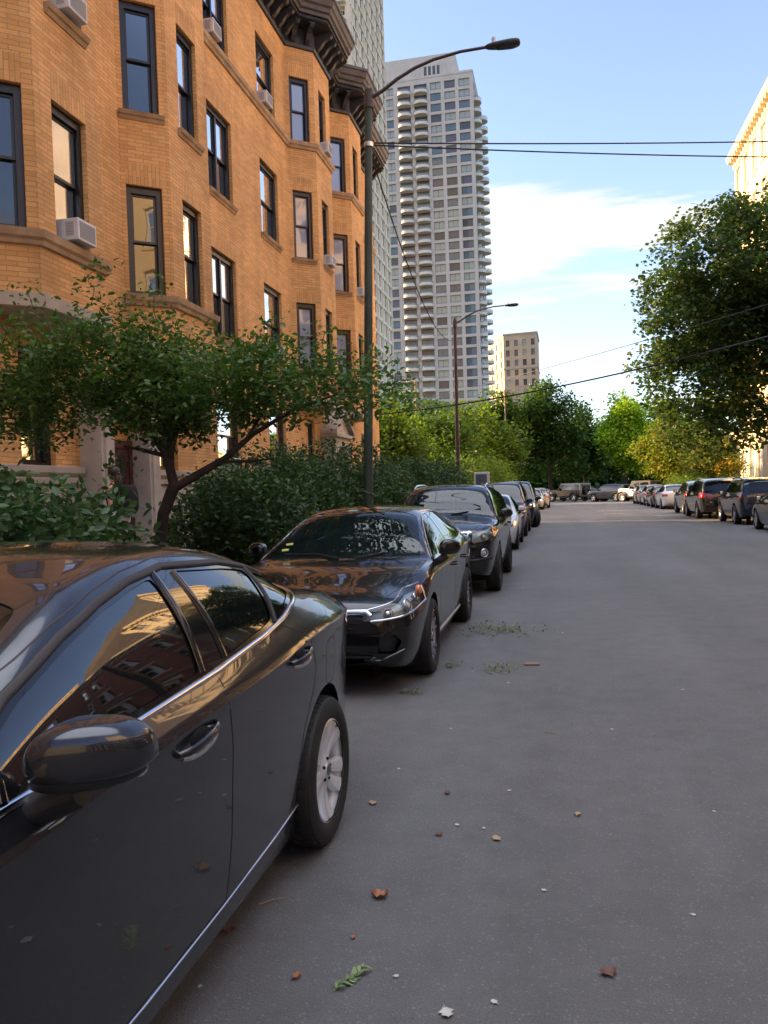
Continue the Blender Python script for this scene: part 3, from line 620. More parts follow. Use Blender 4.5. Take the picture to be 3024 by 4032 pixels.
# ------------------------------------------------------------------ buildings on the right side of the street
M_creamR = mat('cream_limestone', (.58, .47, .31), .85, noise=(.5, .12), bump=(30, .2))
def row_building(name, y0, y1, x, h, m, lab, floors, fh, z0, nwin, ww, wh, cornice_m, dep=16, arch=False, fr=None, sill_m=None):
    o = tag(empty(name, (x, (y0 + y1) / 2, 0)), lab, 'building'); ym = (y0 + y1) / 2; mb = MB(); A, B = (0, y1 - ym), (0, y0 - ym); L = y1 - y0; ops = []
    for fl in range(floors):
        for k in range(nwin): u = L * (k + .5) / nwin - ww / 2; ops.append((u, u + ww, z0 + fl * fh, z0 + fl * fh + wh))
    t, n = wall_strip(mb, A, B, 0, h, ops, .2, 0, 0, .4)
    wall_strip(mb, (0, y0 - ym), (dep, y0 - ym), 0, h, [], .1); wall_strip(mb, (dep, y0 - ym), (dep, y1 - ym), 0, h, []); wall_strip(mb, (dep, y1 - ym), (0, y1 - ym), 0, h, [])
    mb.face([(0, y0 - ym, h), (dep, y0 - ym, h), (dep, y1 - ym, h), (0, y1 - ym, h)]); mb.build('wall', m, o)
    mb = MB(); vs, fs = sweep([A, B], [(0, h - .9), (.1, h - .85), (.12, h - .5), (.5, h - .4), (.6, h - .15), (.65, h), (0, h + .05)]); mb.mesh(vs, fs)
    for k in range(int(L / .7)): mb.box(-.48, -.1, B[1] + .3 + k * .7, B[1] + .5 + k * .7, h - .62, h - .41)
    mb.build('cornice', cornice_m, o)
    mb = MB(); vs, fs = sweep([A, B], [(0, z0 + fh - 1.0), (.1, z0 + fh - .98), (.12, z0 + fh - .75), (0, z0 + fh - .7)]); mb.mesh(vs, fs); mb.build('string_course', sill_m or m, o)
    for op in ops:
        sash_window(o, A, B, op, .2, rt.choice([(M_glass, M_glass), (M_glassc, M_glass)]), frame_m=fr or M_white, fw=.1)
        mb = MB(); p0 = Vector(A) + Vector((t.x, t.y)) * (op[0] - .1); p1 = Vector(A) + Vector((t.x, t.y)) * (op[1] + .1); vs, fs = sweep([p0, p1], [(-.1, op[2] - .18), (.08, op[2] - .16), (.1, op[2] - .01), (-.1, op[2])]); mb.mesh(vs, fs); mb.build('window_sill', sill_m or M_lime, o); mb = MB()
        vs, fs = sweep([p0, p1], [(0, op[3] + .02), (.05, op[3] + .02), (.07, op[3] + .25), (0, op[3] + .27)]); mb.mesh(vs, fs); mb.build('window_lintel', sill_m or M_lime, o)
    return o
row_building('apartment_building', 47, 67.3, 14, 26.6, M_creamR, 'tall cream stone building glowing in the sun behind the big maple', 7, 3.6, 1.6, 8, 1.3, 2.2, M_creamR, sill_m=M_creamR)
row_building('low_building', 67.6, 78, 15, 5.6, M_creamR, 'low cream wing with a small porch past the far corner of the tall cream building', 1, 3, 1.0, 5, 1.1, 2.2, M_creamR, sill_m=M_creamR)
row_building('apartment_building', 33.6, 46, 14, 17.5, M_creamR, 'cream building partly hidden by the right edge of the big maple', 5, 3.4, 1.4, 5, 1.2, 2.1, M_creamR, sill_m=M_creamR)
row_building('apartment_building', 2, 44, 31, 27, M_creamR, 'tall cream block standing back behind the red brick row', 7, 3.6, 1.6, 14, 1.4, 2.2, M_creamR, sill_m=M_creamR)
row_building('brick_rowhouse', 4, 33.3, 14, 12.4, M_redbrick, 'red brick row house with pale cornice seen in the reflections of the grey sedan', 3, 3.5, 1.3, 9, 1.25, 2.1, M_lime)
row_building('apartment_building', -9, 3.6, 14, 19.5, M_creamR, 'cream apartment block reflected in the grey sedan windows', 5, 3.4, 1.6, 5, 1.2, 2.0, M_creamR, sill_m=M_creamR)
row_building('brick_rowhouse', -26, -9.4, 14, 11.6, M_redbrick, 'long red brick row house across the street behind the viewpoint', 3, 3.3, 1.3, 6, 1.2, 2.0, M_lime)

tag(sheet('entrance_terrace', [(-8.19, 10.9), (-6.5, 10.9), (-6.5, 12.85), (-8.19, 12.85)], .42, M_conc, .4), kind='structure')

poly_building('apartment_building', [(45, -62), (-35, -62), (-35, -80), (45, -80)], 30, M_creambrick, 'long cream brick block closing the street behind the viewpoint', 'building', 8, 3.5, {0: (16, 1.4, 2.1)})
# ------------------------------------------------------------------ cars
def paint(name, col, rough=.28, metal=.35, coat=1., flake=False):
    m = mat(name, col, rough, metal, .25, coat * .85); nt = m.node_tree; p = nt.nodes['Principled BSDF']
    # faint road dust towards the sills and in broad patches: real dirt, very thin
    g = nd(nt, 'ShaderNodeTexCoord'); s = nd(nt, 'ShaderNodeSeparateXYZ'); lk(nt, g, 'Object', s, 0); t = nd(nt, 'ShaderNodeTexNoise'); t.inputs['Scale'].default_value = 6; t.inputs['Detail'].default_value = 8; lk(nt, g, 'Object', t, 'Vector')
    mr = nd(nt, 'ShaderNodeMapRange'); lk(nt, s, 2, mr, 0); mr.inputs[1].default_value = .75; mr.inputs[2].default_value = .15; mr.inputs[3].default_value = .0; mr.inputs[4].default_value = .14
    f = mth(nt, 'MULTIPLY', mr.outputs[0], t.outputs[0], clamp=True)
    mx = nd(nt, 'ShaderNodeMix', data_type='RGBA'); nt.links.new(f, mx.inputs[0]); mx.inputs[6].default_value = (*col, 1); mx.inputs[7].default_value = (.09, .08, .07, 1); lk(nt, mx, 2, p, 0)
    cr = mth(nt, 'ADD', mth(nt, 'MULTIPLY', f, .5), .02); nt.links.new(cr, p.inputs['Coat Roughness'])
    return m
P_grey = paint('dark_grey_car_paint', (.040, .042, .050), .26, .75)
P_black = paint('black_car_paint', (.004, .004, .005), .25, .1)
P_black2 = paint('black_green_car_paint', (.010, .012, .012), .25, .2)
P_white = paint('white_car_paint', (.62, .62, .62), .35, 0.)
P_red = paint('dark_red_car_paint', (.10, .012, .02), .3, .4)
P_cream = paint('champagne_car_paint', (.50, .44, .36), .35, .2)
P_blue = paint('dark_blue_car_paint', (.012, .02, .035), .25, .3)
P_mid = paint('mid_grey_car_paint', (.045, .05, .055), .35, .3)
G_car = glass_mat('car_glass_tinted', (.006, .008, .008), .12, 2.1, .01)
G_ws = glass_mat('windshield_glass', (.012, .02, .021), .45, 1.5, .01)
G_dark = glass_mat('car_glass_dark', (.006, .007, .008), .0, 1.6, .015)
M_chrome = mat('chrome', (.75, .76, .78), .08, 1.)
M_satin = mat('satin_alloy', (.52, .52, .54), .28, .9)
M_alloyd = mat('dark_alloy', (.05, .05, .055), .35, .7)
M_tyre = mat('tyre_rubber', (.013, .0125, .012), .7, noise=(9, .3))
M_blackg = mat('gloss_black_trim', (.008, .008, .009), .08, 0, .5, .6)
M_blackp = mat('black_plastic', (.016, .016, .018), .45, bump=(200, .1))
M_seam = mat('panel_gap', (.002, .002, .002), .9)
M_rubber = mat('window_rubber', (.03, .026, .026), .6)
M_int = mat('car_interior', (.03, .03, .032), .8)
M_seat = mat('car_seat_cloth', (.055, .055, .06), .9)
M_redlens = mat('red_lens', (.35, .012, .015), .12, 0, .6, .8)
M_amber = mat('amber_lens', (.75, .18, .03), .12, 0, .6, .8)
M_clear = glass_mat('clear_lens', (.3, .3, .3), .95, 1.5, .01)
M_refl = mat('lamp_reflector', (.75, .75, .78), .12, 1.)
M_bulb = mat('lamp_lens_glass', (.55, .57, .6), .05, 0, .8, 1.)
M_plate = mat('plate_white', (.6, .6, .62), .5)
M_sticker = mat('sticker_yellow', (.6, .62, .15), .6)
M_stickerg = mat('sticker_green', (.35, .6, .5), .6)
M_well = mat('wheel_well', (.006, .006, .006), .95)
def pchip(x, y, xq):
    x = np.asarray(x, float); y = np.asarray(y, float); h = np.diff(x); d = np.diff(y) / h; n = len(x); m = np.zeros(n)
    for i in range(1, n - 1):
        if d[i - 1] * d[i] > 0: w1 = 2 * h[i] + h[i - 1]; w2 = h[i] + 2 * h[i - 1]; m[i] = (w1 + w2) / (w1 / d[i - 1] + w2 / d[i])
    m[0], m[-1] = d[0], d[-1]; k = np.clip(np.searchsorted(x, xq) - 1, 0, n - 2); t = (xq - x[k]) / h[k]
    return (2 * t**3 - 3 * t**2 + 1) * y[k] + (t**3 - 2 * t**2 + t) * h[k] * m[k] + (-2 * t**3 + 3 * t**2) * y[k + 1] + (t**3 - t**2) * h[k] * m[k + 1]
def inpoly(px, py, poly):
    c = np.zeros(px.shape, bool); n = len(poly)
    for i in range(n):
        x0, y0 = poly[i]; x1, y1 = poly[(i + 1) % n]
        if y0 == y1: continue
        c ^= ((y0 > py) != (y1 > py)) & (px < (x1 - x0) * (py - y0) / (y1 - y0) + x0)
    return c
def nearest_on(poly, p):
    best = None; n = len(poly)
    for i in range(n):
        ax, ay = poly[i]; bx, by = poly[(i + 1) % n]; dx, dy = bx - ax, by - ay; l = dx * dx + dy * dy
        t = 0 if l == 0 else max(0, min(1, ((p[0] - ax) * dx + (p[1] - ay) * dy) / l)); q = (ax + t * dx, ay + t * dy); d = (q[0] - p[0])**2 + (q[1] - p[1])**2
        if best is None or d < best[0]: best = (d, q)
    return best[1]
def rpoly(pts, r=.03, n=3):
    """round the corners of a polygon"""
    out = []; m = len(pts)
    for i in range(m):
        p0, p, p1 = map(Vector, (pts[i - 1], pts[i], pts[(i + 1) % m])); a = (p0 - p); c = (p1 - p); ra = min(r, a.length * .45); rc = min(r, c.length * .45); a = p + a.normalized() * ra; c = p + c.normalized() * rc
        for k in range(n + 1): t = k / n; q = a * (1 - t)**2 + p * 2 * t * (1 - t) + c * t * t; out.append((q.x, q.y))
    return out
class Car:
    def __init__(s, L, keys, ds=.03, nside=22, ngl=10, nrf=10, bulge=.018, crease=.0):
        s.L = L; K = np.array(keys, float); ss = [0.]; 
        while ss[-1] < L: 
            e = min(ss[-1], L - ss[-1]); ss.append(ss[-1] + (ds * .35 if e < .12 else ds * .6 if e < .35 else ds))
        S = np.array(ss); S *= L / S[-1]; C = [pchip(K[:, 0], K[:, i], S) for i in range(1, 10)]
        zl, wl, w, zc, zs, ws, zr, wr, zt = C; rows = []
        rows.append((np.zeros_like(S), zl)); rows.append((wl * .55, zl)); rows.append((wl * .92, zl))
        tt = np.linspace(0, 1, nside)
        for t in tt:
            z = zl + (zs - zl) * t; u = (z - zl) / np.maximum(zc - zl, 1e-3); v = (z - zc) / np.maximum(zs - zc, 1e-3)
            lo = wl + (w - wl) * np.clip(1 - (1 - np.clip(u, 0, 1) * 1.0)**3.2, 0, 1) - .012 * np.sin(np.clip(u, 0, 1) * math.pi)**2 * (crease > 0)
            hi = w + (ws - w) * np.clip(v, 0, 1)**1.25
            rows.append((np.where(z < zc, lo, hi), z))
        for t in np.linspace(0, 1, ngl + 1)[1:]:
            hgt = np.clip((zr - zs) / .3, 0, 1); rows.append((ws + (wr - ws) * t + bulge * hgt * np.sin(math.pi * t), zs + (zr - zs) * t))
        for t in np.linspace(0, 1, nrf + 1)[1:]:
            a = t * math.pi / 2; x = wr * np.cos(a)**.9 if t < 1 else wr * 0; rows.append((x, zr + (zt - zr) * (1 - (x / wr)**2.3)))
        half = len(rows); X = np.array([r[0] for r in rows]).T; Z = np.array([r[1] for r in rows]).T; Y = np.repeat((L / 2 - S)[:, None], half, 1)
        ir = 3 + nside + ngl - 1; gh = np.clip((zr - zs - .08) / .15, 0, 1)[:, None]   # round the cant rail into the roof
        lo_, hi_ = ir - max(2, int(ngl * .26)), min(ir + max(3, int(nrf * .5)), half - 2)
        for _ in range(10 if ngl > 8 else 5):
            for A_ in (X, Z):
                sm = (A_[:, lo_ - 1:hi_ - 1] + A_[:, lo_ + 1:hi_ + 1]) / 2; A_[:, lo_:hi_] += gh * .5 * (sm - A_[:, lo_:hi_])
        Vr = np.stack([X, Y, Z], 2); Vl = np.stack([-X[:, -2:0:-1], Y[:, -2:0:-1], Z[:, -2:0:-1]], 2); V = None; V = np.concatenate([Vr, Vl], 1); n, m = V.shape[:2]; s.n, s.m = n, m
        s.V = V.reshape(-1, 3).copy(); i, j = np.meshgrid(np.arange(n - 1), np.arange(m), indexing='ij'); j2 = (j + 1) % m
        s.F = np.stack([i * m + j, i * m + j2, (i + 1) * m + j2, (i + 1) * m + j], 2).reshape(-1, 4)
        # end caps as quads between mirrored points
        caps = []
        for base, fl in ((0, 1), ((n - 1) * m, 0)):
            for k in range(0, half - 1):
                a, b = k, k + 1; c, d = (m - b) % m, (m - a) % m
                q = [base + a, base + b, base + c, base + d]; caps.append(q if not fl else q[::-1])
        s.F = np.concatenate([s.F, np.array(caps)]); s.T = np.zeros(len(s.F), int); s.V0 = s.V.copy()
        tri = [tuple(map(int, f)) for f in s.F]; s.bvh = BVHTree.FromPolygons([tuple(map(float, v)) for v in s.V], tri); s.fn(); s.ntag = 0
    def fn(s):
        a, b, c, d = (s.V[s.F[:, k]] for k in range(4)); nn = np.cross(c - a, d - b); l = np.linalg.norm(nn, axis=1); l[l == 0] = 1; s.N = nn / l[:, None]; s.C = (a + b + c + d) / 4
        # orient outwards
        if np.mean(s.N[:, 2] * (s.C[:, 2] - .7)) < 0: s.N = -s.N; s.F = s.F[:, ::-1].copy()
    def frame(s, kind, side):
        r = 1 / math.sqrt(2)
        if kind == 'side': return np.array([side, 0, 0.]), np.array([0, -1., 0]), (s.L / 2)
        if kind == 'front': return np.array([0, 1., 0]), np.array([1., 0, 0]), 0.
        if kind == 'rear': return np.array([0, -1., 0]), np.array([1., 0, 0]), 0.
        if kind == 'fc': return np.array([side * r, r, 0]), np.array([side * r, -r, 0]), (s.L / 2) * r
        if kind == 'rc': return np.array([side * r, -r, 0]), np.array([side * r, r, 0]), (s.L / 2) * r
    def pt(s, kind, side, a, b):
        """project 2-D coordinates onto the body; side: (s,z); front/rear: (x,z); top: (x,s); fc: (u,z)"""
        if kind == 'top': o = Vector((a, s.L / 2 - b, 4)); d = Vector((0, 0, -1))
        else:
            dd, l, off = s.frame(kind, side); p = l * (a - off) if kind in ('side', 'fc', 'rc') else l * a; d = Vector(-dd); o = Vector(p) + Vector((0, 0, b)) - d * 6
        h = s.bvh.ray_cast(o, d)
        if h[0] is None:
            # slipped past the silhouette: take the closest surface point to the ray
            q = s.bvh.find_nearest(o + d * (6 - .9 if kind != 'top' else 3)); return q[0], q[1]
        nrm = h[1]
        if nrm.dot(d) > 0: nrm = -nrm
        return h[0], nrm
    def coords(s, kind, side, P):
        if kind == 'top': return P[:, 0], s.L / 2 - P[:, 1], np.array([0, 0, 1.])
        d, l, off = s.frame(kind, side); a = P @ l + (off if kind in ('side', 'fc', 'rc') else 0); return a, P[:, 2], d
    def region(s, kind, side, poly, tagname=None, only=None, mindot=.12, zmin=None, extra=None):
        s.ntag += 1; t = s.ntag; a, b, d = s.coords(kind, side, s.C); m = inpoly(a, b, poly) & (s.N @ d > mindot)
        if kind == 'side': m &= s.C[:, 0] * side > .3
        if kind == 'front': m &= s.C[:, 1] > 0
        if kind == 'rear': m &= s.C[:, 1] < 0
        if kind == 'top': m &= s.C[:, 2] > .6
        if only is not None: m &= np.isin(s.T, only)
        if extra is not None: m &= extra(s.C)
        s.T[m] = t
        if not m.any(): return t
        cnt_in = np.zeros(len(s.V), int); cnt_all = np.zeros(len(s.V), int); np.add.at(cnt_in, s.F[m].ravel(), 1); np.add.at(cnt_all, s.F.ravel(), 1)
        bd = np.where((cnt_in > 0) & (cnt_in < cnt_all))[0]; va, vb, _ = s.coords(kind, side, s.V)
        xs = [p[0] for p in poly]; ys = [p[1] for p in poly]
        for v in bd:
            q = nearest_on(poly, (va[v], vb[v]))
            if math.dist(q, (va[v], vb[v])) > .05: continue
            p, nrm = s.pt(kind, side, q[0], q[1])
            if (p - Vector(s.V[v])).length < .12: s.V[v] = p
        return t
    def both(s, kind, poly, **k): return [s.region(kind, sd, poly, **k) for sd in (1, -1)]
    def part(s, name, tags, m, parent, off=0., smooth=50, thick=0.):
        tags = [tags] if isinstance(tags, int) else tags; sel = np.isin(s.T, tags)
        if not sel.any(): return None
        F = s.F[sel]; used, inv = np.unique(F, return_inverse=True); V = s.V[used].copy(); F = inv.reshape(F.shape)
        if off:
            a, b, c, d = (V[F[:, k]] for k in range(4)); nn = np.cross(c - a, d - b); vn = np.zeros_like(V)
            for k in range(4): np.add.at(vn, F[:, k], nn)
            l = np.linalg.norm(vn, axis=1); l[l == 0] = 1; V = V - vn / l[:, None] * off
        o = np_mesh(name, V, F, m, parent, True); o.data.set_sharp_from_angle(angle=R(smooth)); return o
    def ribbon(s, mb, kind, side, pts, w=.006, lift=.002, step=.03, closed=False, mi=0, bury=.004):
        pts = list(pts) + ([pts[0]] if closed else []); P = []
        for i in range(len(pts) - 1):
            a, b = Vector(pts[i]), Vector(pts[i + 1]); k = max(1, int((b - a).length / step))
            for j in range(k): P.append(a.lerp(b, j / k))
        if not closed: P.append(Vector(pts[-1]))
        Q = [s.pt(kind, side, p.x, p.y) for p in P]; m = len(Q); vs = []
        for i, (q, n) in enumerate(Q):
            a = Q[(i - 1) % m if closed else max(i - 1, 0)][0]; b = Q[(i + 1) % m if closed else min(i + 1, m - 1)][0]; t = (b - a)
            if t.length < 1e-6: t = Vector((0, 1, 0))
            c = n.cross(t.normalized()).normalized() * w / 2; vs += [q - c - n * bury, q - c * .85 + n * lift * .6, q - c * .4 + n * lift, q + c * .4 + n * lift, q + c * .85 + n * lift * .6, q + c - n * bury]
        fs = []
        for i in range(m if closed else m - 1):
            j = (i + 1) % m
            for k in range(5): fs.append((i * 6 + k, i * 6 + k + 1, j * 6 + k + 1, j * 6 + k))
        mb.mesh(vs, fs, mi)
    def arch(s, sc, zc, r, parent, flare=None):
        """open a wheel arch at station sc on both sides, with lip and dark liner"""
        n = 26; zmin = .05
        for side in (1, -1):
            poly = [(sc + r * math.cos(2 * math.pi * k / 48), zc + r * math.sin(2 * math.pi * k / 48)) for k in range(48)]
            t = s.region('side', side, poly, mindot=-.5, extra=lambda C: np.abs(C[:, 0]) > .45); s.T[s.T == t] = -1
            mb = MB(); vs = []
            for k in range(n + 1):
                a = math.pi * (-.13 + 1.26 * k / n); y = sc + r * math.cos(a); z = zc + r * math.sin(a); p, nn = s.pt('side', side, y, max(z, zmin + .18)); x = p.x
                if abs(x) < .5: x = side * .8
                vs += [(x + side * .001, s.L / 2 - y, z), (x - side * .035, s.L / 2 - y, z), (side * .42, s.L / 2 - y, z)]
            f1 = [(i * 3, i * 3 + 1, i * 3 + 4, i * 3 + 3) for i in range(n)]; f2 = [(i * 3 + 1, i * 3 + 2, i * 3 + 5, i * 3 + 4) for i in range(n)]
            for f in f1: mb.mesh([vs[i] for i in f], [(0, 1, 2, 3)], 0)
            mb.mesh(vs, f2, 1); c = [(side * .42, s.L / 2 - sc - (r + .0) * math.cos(math.pi * 2 * k / 24), zc + r * math.sin(math.pi * 2 * k / 24)) for k in range(24)]; mb.mesh(c, [tuple(range(24))], 1)
            s.liners.append(mb)
    liners = None
def make_wheel(parent, x, y, r, side, rr, width=.22, style='multi', nsp=10, rimm=None, steer=0., cap=M_blackg, far=False):
    """wheel part with tyre, rim and hub sub-parts; x is the outer face"""
    w = MB(); n = 48 if not far else 20; W2 = width
    prof = [(rr - .005, 0.012), (rr + .012, .0), (rr + .3 * (r - rr), -.010), (r - .035, -.006), (r - .012, .006), (r - .002, .028), (r, .05), (r, W2 - .05), (r - .01, W2 - .01), (r - .04, W2), (rr, W2)]
    # profile 'along' is distance inwards from the outer face
    mb = MB(); mb.lathe([(a, -b) for a, b in prof], n)
    if not far:
        for k in range(60):   # tread blocks
            a = 2 * math.pi * k / 60
            for (x0, x1) in ((.018, .055), (.062, .105), (.112, .155), (.162, .2)):
                c0, c1 = a, a + .075; ra = r - .008 if x0 < .03 else r - .001; mb.mesh([(-x0, math.cos(c0) * ra, math.sin(c0) * ra), (-x1, math.cos(c0 + .03) * (r - .001), math.sin(c0 + .03) * (r - .001)), (-x1, math.cos(c1 + .03) * (r - .001), math.sin(c1 + .03) * (r - .001)), (-x0, math.cos(c1) * ra, math.sin(c1) * ra)] + [(-x0, math.cos(c0) * (ra + .006), math.sin(c0) * (ra + .006)), (-x1, math.cos(c0 + .03) * (r + .005), math.sin(c0 + .03) * (r + .005)), (-x1, math.cos(c1 + .03) * (r + .005), math.sin(c1 + .03) * (r + .005)), (-x0, math.cos(c1) * (ra + .006), math.sin(c1) * (ra + .006))], [(4, 5, 6, 7), (0, 1, 5, 4), (1, 2, 6, 5), (2, 3, 7, 6), (3, 0, 4, 7)])
    sg = 1 if side > 0 else -1
    def fl(m): m.v = [(sg * v[0], v[1], v[2]) for v in m.v]; 
    fl(mb); ty = mb.build('wheel', M_tyre, parent, smooth=35); ty.location = (x, y, r); ty.rotation_euler = (0, 0, steer)
    mb = MB(); mb.lathe([(rr - .004, -.002), (rr + .004, -.006), (rr + .006, -.016), (rr - .012, -.03), (rr - .02, -.10), (rr - .03, -.19)], n); mb.lathe([(rr - .03, -.15), (.04, -.15)], n, mi=1)
    if not far: mb.lathe([(.15, -.13), (.15, -.115), (.05, -.11)], 32, mi=2)
    rimm = rimm or M_satin
    def spoke(a0, a1, w0, w1, d0, d1, r0=.05, r1=None, th=.02, curve=0.):
        r1 = r1 or rr - .008; k = 6; vs = []
        for i in range(k + 1):
            t = i / k; ra = r0 + (r1 - r0) * t; an = a0 + (a1 - a0) * t + curve * math.sin(math.pi * t); wd = (w0 + (w1 - w0) * t**1.4) / 2; dp = d0 + (d1 - d0) * t - .012 * math.sin(math.pi * t); c, s_ = math.cos(an), math.sin(an)
            for (lx, dx) in ((-wd, dp - th), (-wd * .8, dp), (0, dp + .004), (wd * .8, dp), (wd, dp - th)): vs.append((dx, c * ra - s_ * lx, s_ * ra + c * lx))
        fs = []
        for i in range(k):
            for j in range(4): fs.append((i * 5 + j, i * 5 + j + 1, (i + 1) * 5 + j + 1, (i + 1) * 5 + j))
        fs.append((0, 1, 2, 3, 4)); fs.append(tuple(k * 5 + j for j in (4, 3, 2, 1, 0))); mb.mesh(vs, fs, 0)
    if style == 'multi':
        for k in range(nsp): a = 2 * math.pi * k / nsp + (.10 if k % 2 else -.10); spoke(a, a + .12, .034, .082, -.030, -.010, r0=.045, curve=.06, th=.03)
    elif style == 'five':
        for k in range(5): a = 2 * math.pi * k / 5 + .3; spoke(a, a, .06, .085, -.035, -.015)
    elif style == 'split':
        for k in range(5): a = 2 * math.pi * k / 5 + .2; spoke(a, a + .22, .04, .028, -.035, -.012); spoke(a, a - .22, .04, .028, -.035, -.012)
    mb.lathe([(.068, -.05), (.066, -.03), (.05, -.022), (.034, -.02), (.033, -.013), (.0001, -.011)], 24, mi=0)
    mb.lathe([(.028, -.0105), (.0001, -.0098)], 20, mi=3)
    if not far:
        for k in range(5): a = 2 * math.pi * k / 5 + .5; mb.lathe([(.008, -.03), (.008, -.016), (.0001, -.015)], 8, o=(0, .05 * math.cos(a), .05 * math.sin(a)), mi=1)
    fl(mb); mb.build('rim', [rimm, M_well, M_satin, cap], ty, smooth=35)
    return ty
def superell(mb, c, r, e1=.6, e2=.6, n=14, m=20, fn=None, mi=0):
    b = []; f = lambda v, e: math.copysign(abs(v)**e, v)
    for i in range(n + 1):
        p = -math.pi / 2 + math.pi * i / n
        for j in range(m):
            t = 2 * math.pi * j / m; v = [f(math.cos(p), e1) * f(math.cos(t), e2), f(math.cos(p), e1) * f(math.sin(t), e2), f(math.sin(p), e1)]; v = [v[k] * r[k] for k in range(3)]
            if fn: v = fn(*v)
            b.append((c[0] + v[0], c[1] + v[1], c[2] + v[2]))
    fs = [(i * m + j, i * m + (j + 1) % m, (i + 1) * m + (j + 1) % m, (i + 1) * m + j) for i in range(n) for j in range(m)]; mb.mesh(b, fs, mi)
def car_mirror(car, root, side, s0, z0, m, wx=.125, hz=.075, chrome=False, reach=.15, big=False):
    p, n = car.pt('side', side, s0, z0 - .03); x0 = p.x; y0 = car.L / 2 - s0; cx = x0 + side * reach
    def shape(x, y, z):
        k = (x * side) / wx    # -1 at door, 1 outer
        y2 = y * (1 - .18 * k) - .02 * k; z2 = z * (1.0 - .05 * k) * (1 if z > 0 else .5) + (.016 * (1 - k * k) if z > 0 else 0)
        if y2 < -.045: y2 = -.045 + (y2 + .045) * .15
        return (x, y2 - .03 * (k > 0) * k, z2)
    mb = MB(); superell(mb, (cx, y0, z0 + .045), (wx, .085, hz), .66, .58, 24, 36, shape); o = mb.build('side_mirror', m, root, smooth=60)
    mb = MB(); superell(mb, (cx - side * .012, y0 - .002, z0 + .022), (wx * .95, .078, hz * .95), .7, .7, 14, 28, shape)
    pts = [(x0 - side * .03, y0 + .015, z0 - .085), (x0 + side * .03, y0 + .01, z0 - .06), (cx - side * .03, y0, z0 - .02)]; mb.tube(pts, [.045, .036, .036], 12); mb.build('mirror_arm', M_blackp, o, smooth=60)
    mb = MB(); superell(mb, (cx, y0 - .058, z0 + .04), (wx * .86, .008, hz * .78), .5, .5, 8, 20); mb.build('mirror_glass', M_chrome, o, smooth=60)
    return o
def door_handle(car, root, side, s0, s1, z0, z1, mi_, parent=None):
    mb = MB(); n = 10; vs = []; k = 8
    for i in range(n + 1):
        t = i / n; sx = s0 + (s1 - s0) * t; z = z0 + (z1 - z0) * t; p, nn = car.pt('side', side, sx, z); lift = .035 * math.sin(math.pi * min(1, max(0, t)))**.45 + .004; hw = .015 * (.55 + .45 * math.sin(math.pi * t)**.5); c = p + nn * lift
        for j in range(k): a = 2 * math.pi * j / k; q = c + Vector((0, 0, 1)) * math.sin(a) * hw + nn * math.cos(a) * .009; vs.append(q)
    fs = [(i * k + j, i * k + (j + 1) % k, (i + 1) * k + (j + 1) % k, (i + 1) * k + j) for i in range(n) for j in range(k)] + [tuple(range(k)), tuple(n * k + j for j in reversed(range(k)))]
    mb.mesh(vs, fs); return mb.build('door_handle', mi_, parent or root, smooth=60)
def interior(root, L, w, zseat, zroof, s_dash, s_front, s_rear, side_drv=1, zb=.95):
    mb = MB(); y = lambda s_: L / 2 - s_
    mb.box(-w, w, y(s_rear + .5), y(s_dash), .3, .38); mb.box(-w, w, y(s_dash + .28), y(s_dash - .1), .45, zb - .03); ob = mb.build('interior', M_int, root)
    for (sx, s0) in ((.36, s_front), (-.36, s_front), (.36, s_rear), (-.36, s_rear)):
        mb = MB(); superell(mb, (sx, y(s0 - .15), zseat), (.25, .27, .09), .5, .5, 8, 14); superell(mb, (sx, y(s0 + .18), zseat + .32), (.24, .08, .34), .5, .6, 10, 14, lambda X, Y, Z: (X, Y - .12 * Z, Z)); superell(mb, (sx, y(s0 + .28), zseat + .72), (.12, .05, .09), .5, .5, 6, 12); mb.tube([(sx, y(s0 + .26), zseat + .6), (sx, y(s0 + .27), zseat + .68)], .02, 6)
        mb.build('seat', M_seat, ob, smooth=60)
    mb = MB(); c = Vector((.36 * side_drv, y(s_dash + .42), zb - .02)); ring = []
    for k in range(25): a = 2 * math.pi * k / 24; ring.append(c + Vector((math.cos(a) * .185, math.sin(a) * .07, math.sin(a) * .17)))
    mb.tube(ring, .014, 8, cap=False); mb.tube([c, c + Vector((0, .2, -.08))], .03, 8); mb.tube([c - Vector((.18, 0, 0)), c + Vector((.18, 0, 0))], .018, 6); mb.build('steering_wheel', M_blackp, ob, smooth=60)
    return ob
def headlamp(car, root, tagid, bulbs, side, housing=M_blackg, depth=.05):
    o = car.part('headlight', tagid, M_clear, root)
    if o is None: return None
    car.part('lamp_housing', tagid, housing, o, off=depth * .8)
    mb = MB()
    for (kind, a, b, r, mtl) in bulbs:
        p, n = car.pt(kind, side, a, b); c = p - n * (.02 + r * .35); superell(mb, c, (r, r, r), 1, 1, 12, 18, mi=0 if mtl == 'b' else 1)
        t = n.cross(Vector((0, 0, 1))).normalized(); u = t.cross(n)
        ring = [c + n * r * .3 + (t * math.cos(q * math.pi / 12) + u * math.sin(q * math.pi / 12)) * r * 1.15 for q in range(25)]; mb.tube(ring, .006, 6, mi=2, cap=False)
    mb.build('lamp_bulb', [M_bulb, M_refl, M_chrome], o, smooth=60)
    return o
def start(name, L, keys, label, loc, rz, group=None, **k):
    c = Car(L, keys, **k); c.liners = []; root = empty(name, loc, rz); tag(root, label, 'car', group); c.root = root; return c, root
def finish(car, root, paint_m, smooth=50):
    o = car.part('body', 0, paint_m, root, smooth=smooth)
    for mb in car.liners: mb.build('wheel_arch_liner', [paint_m, M_well], o, smooth=50)
    return o
M_silver = mat('silver_wheel_paint', (.74, .75, .77), .3, .4)
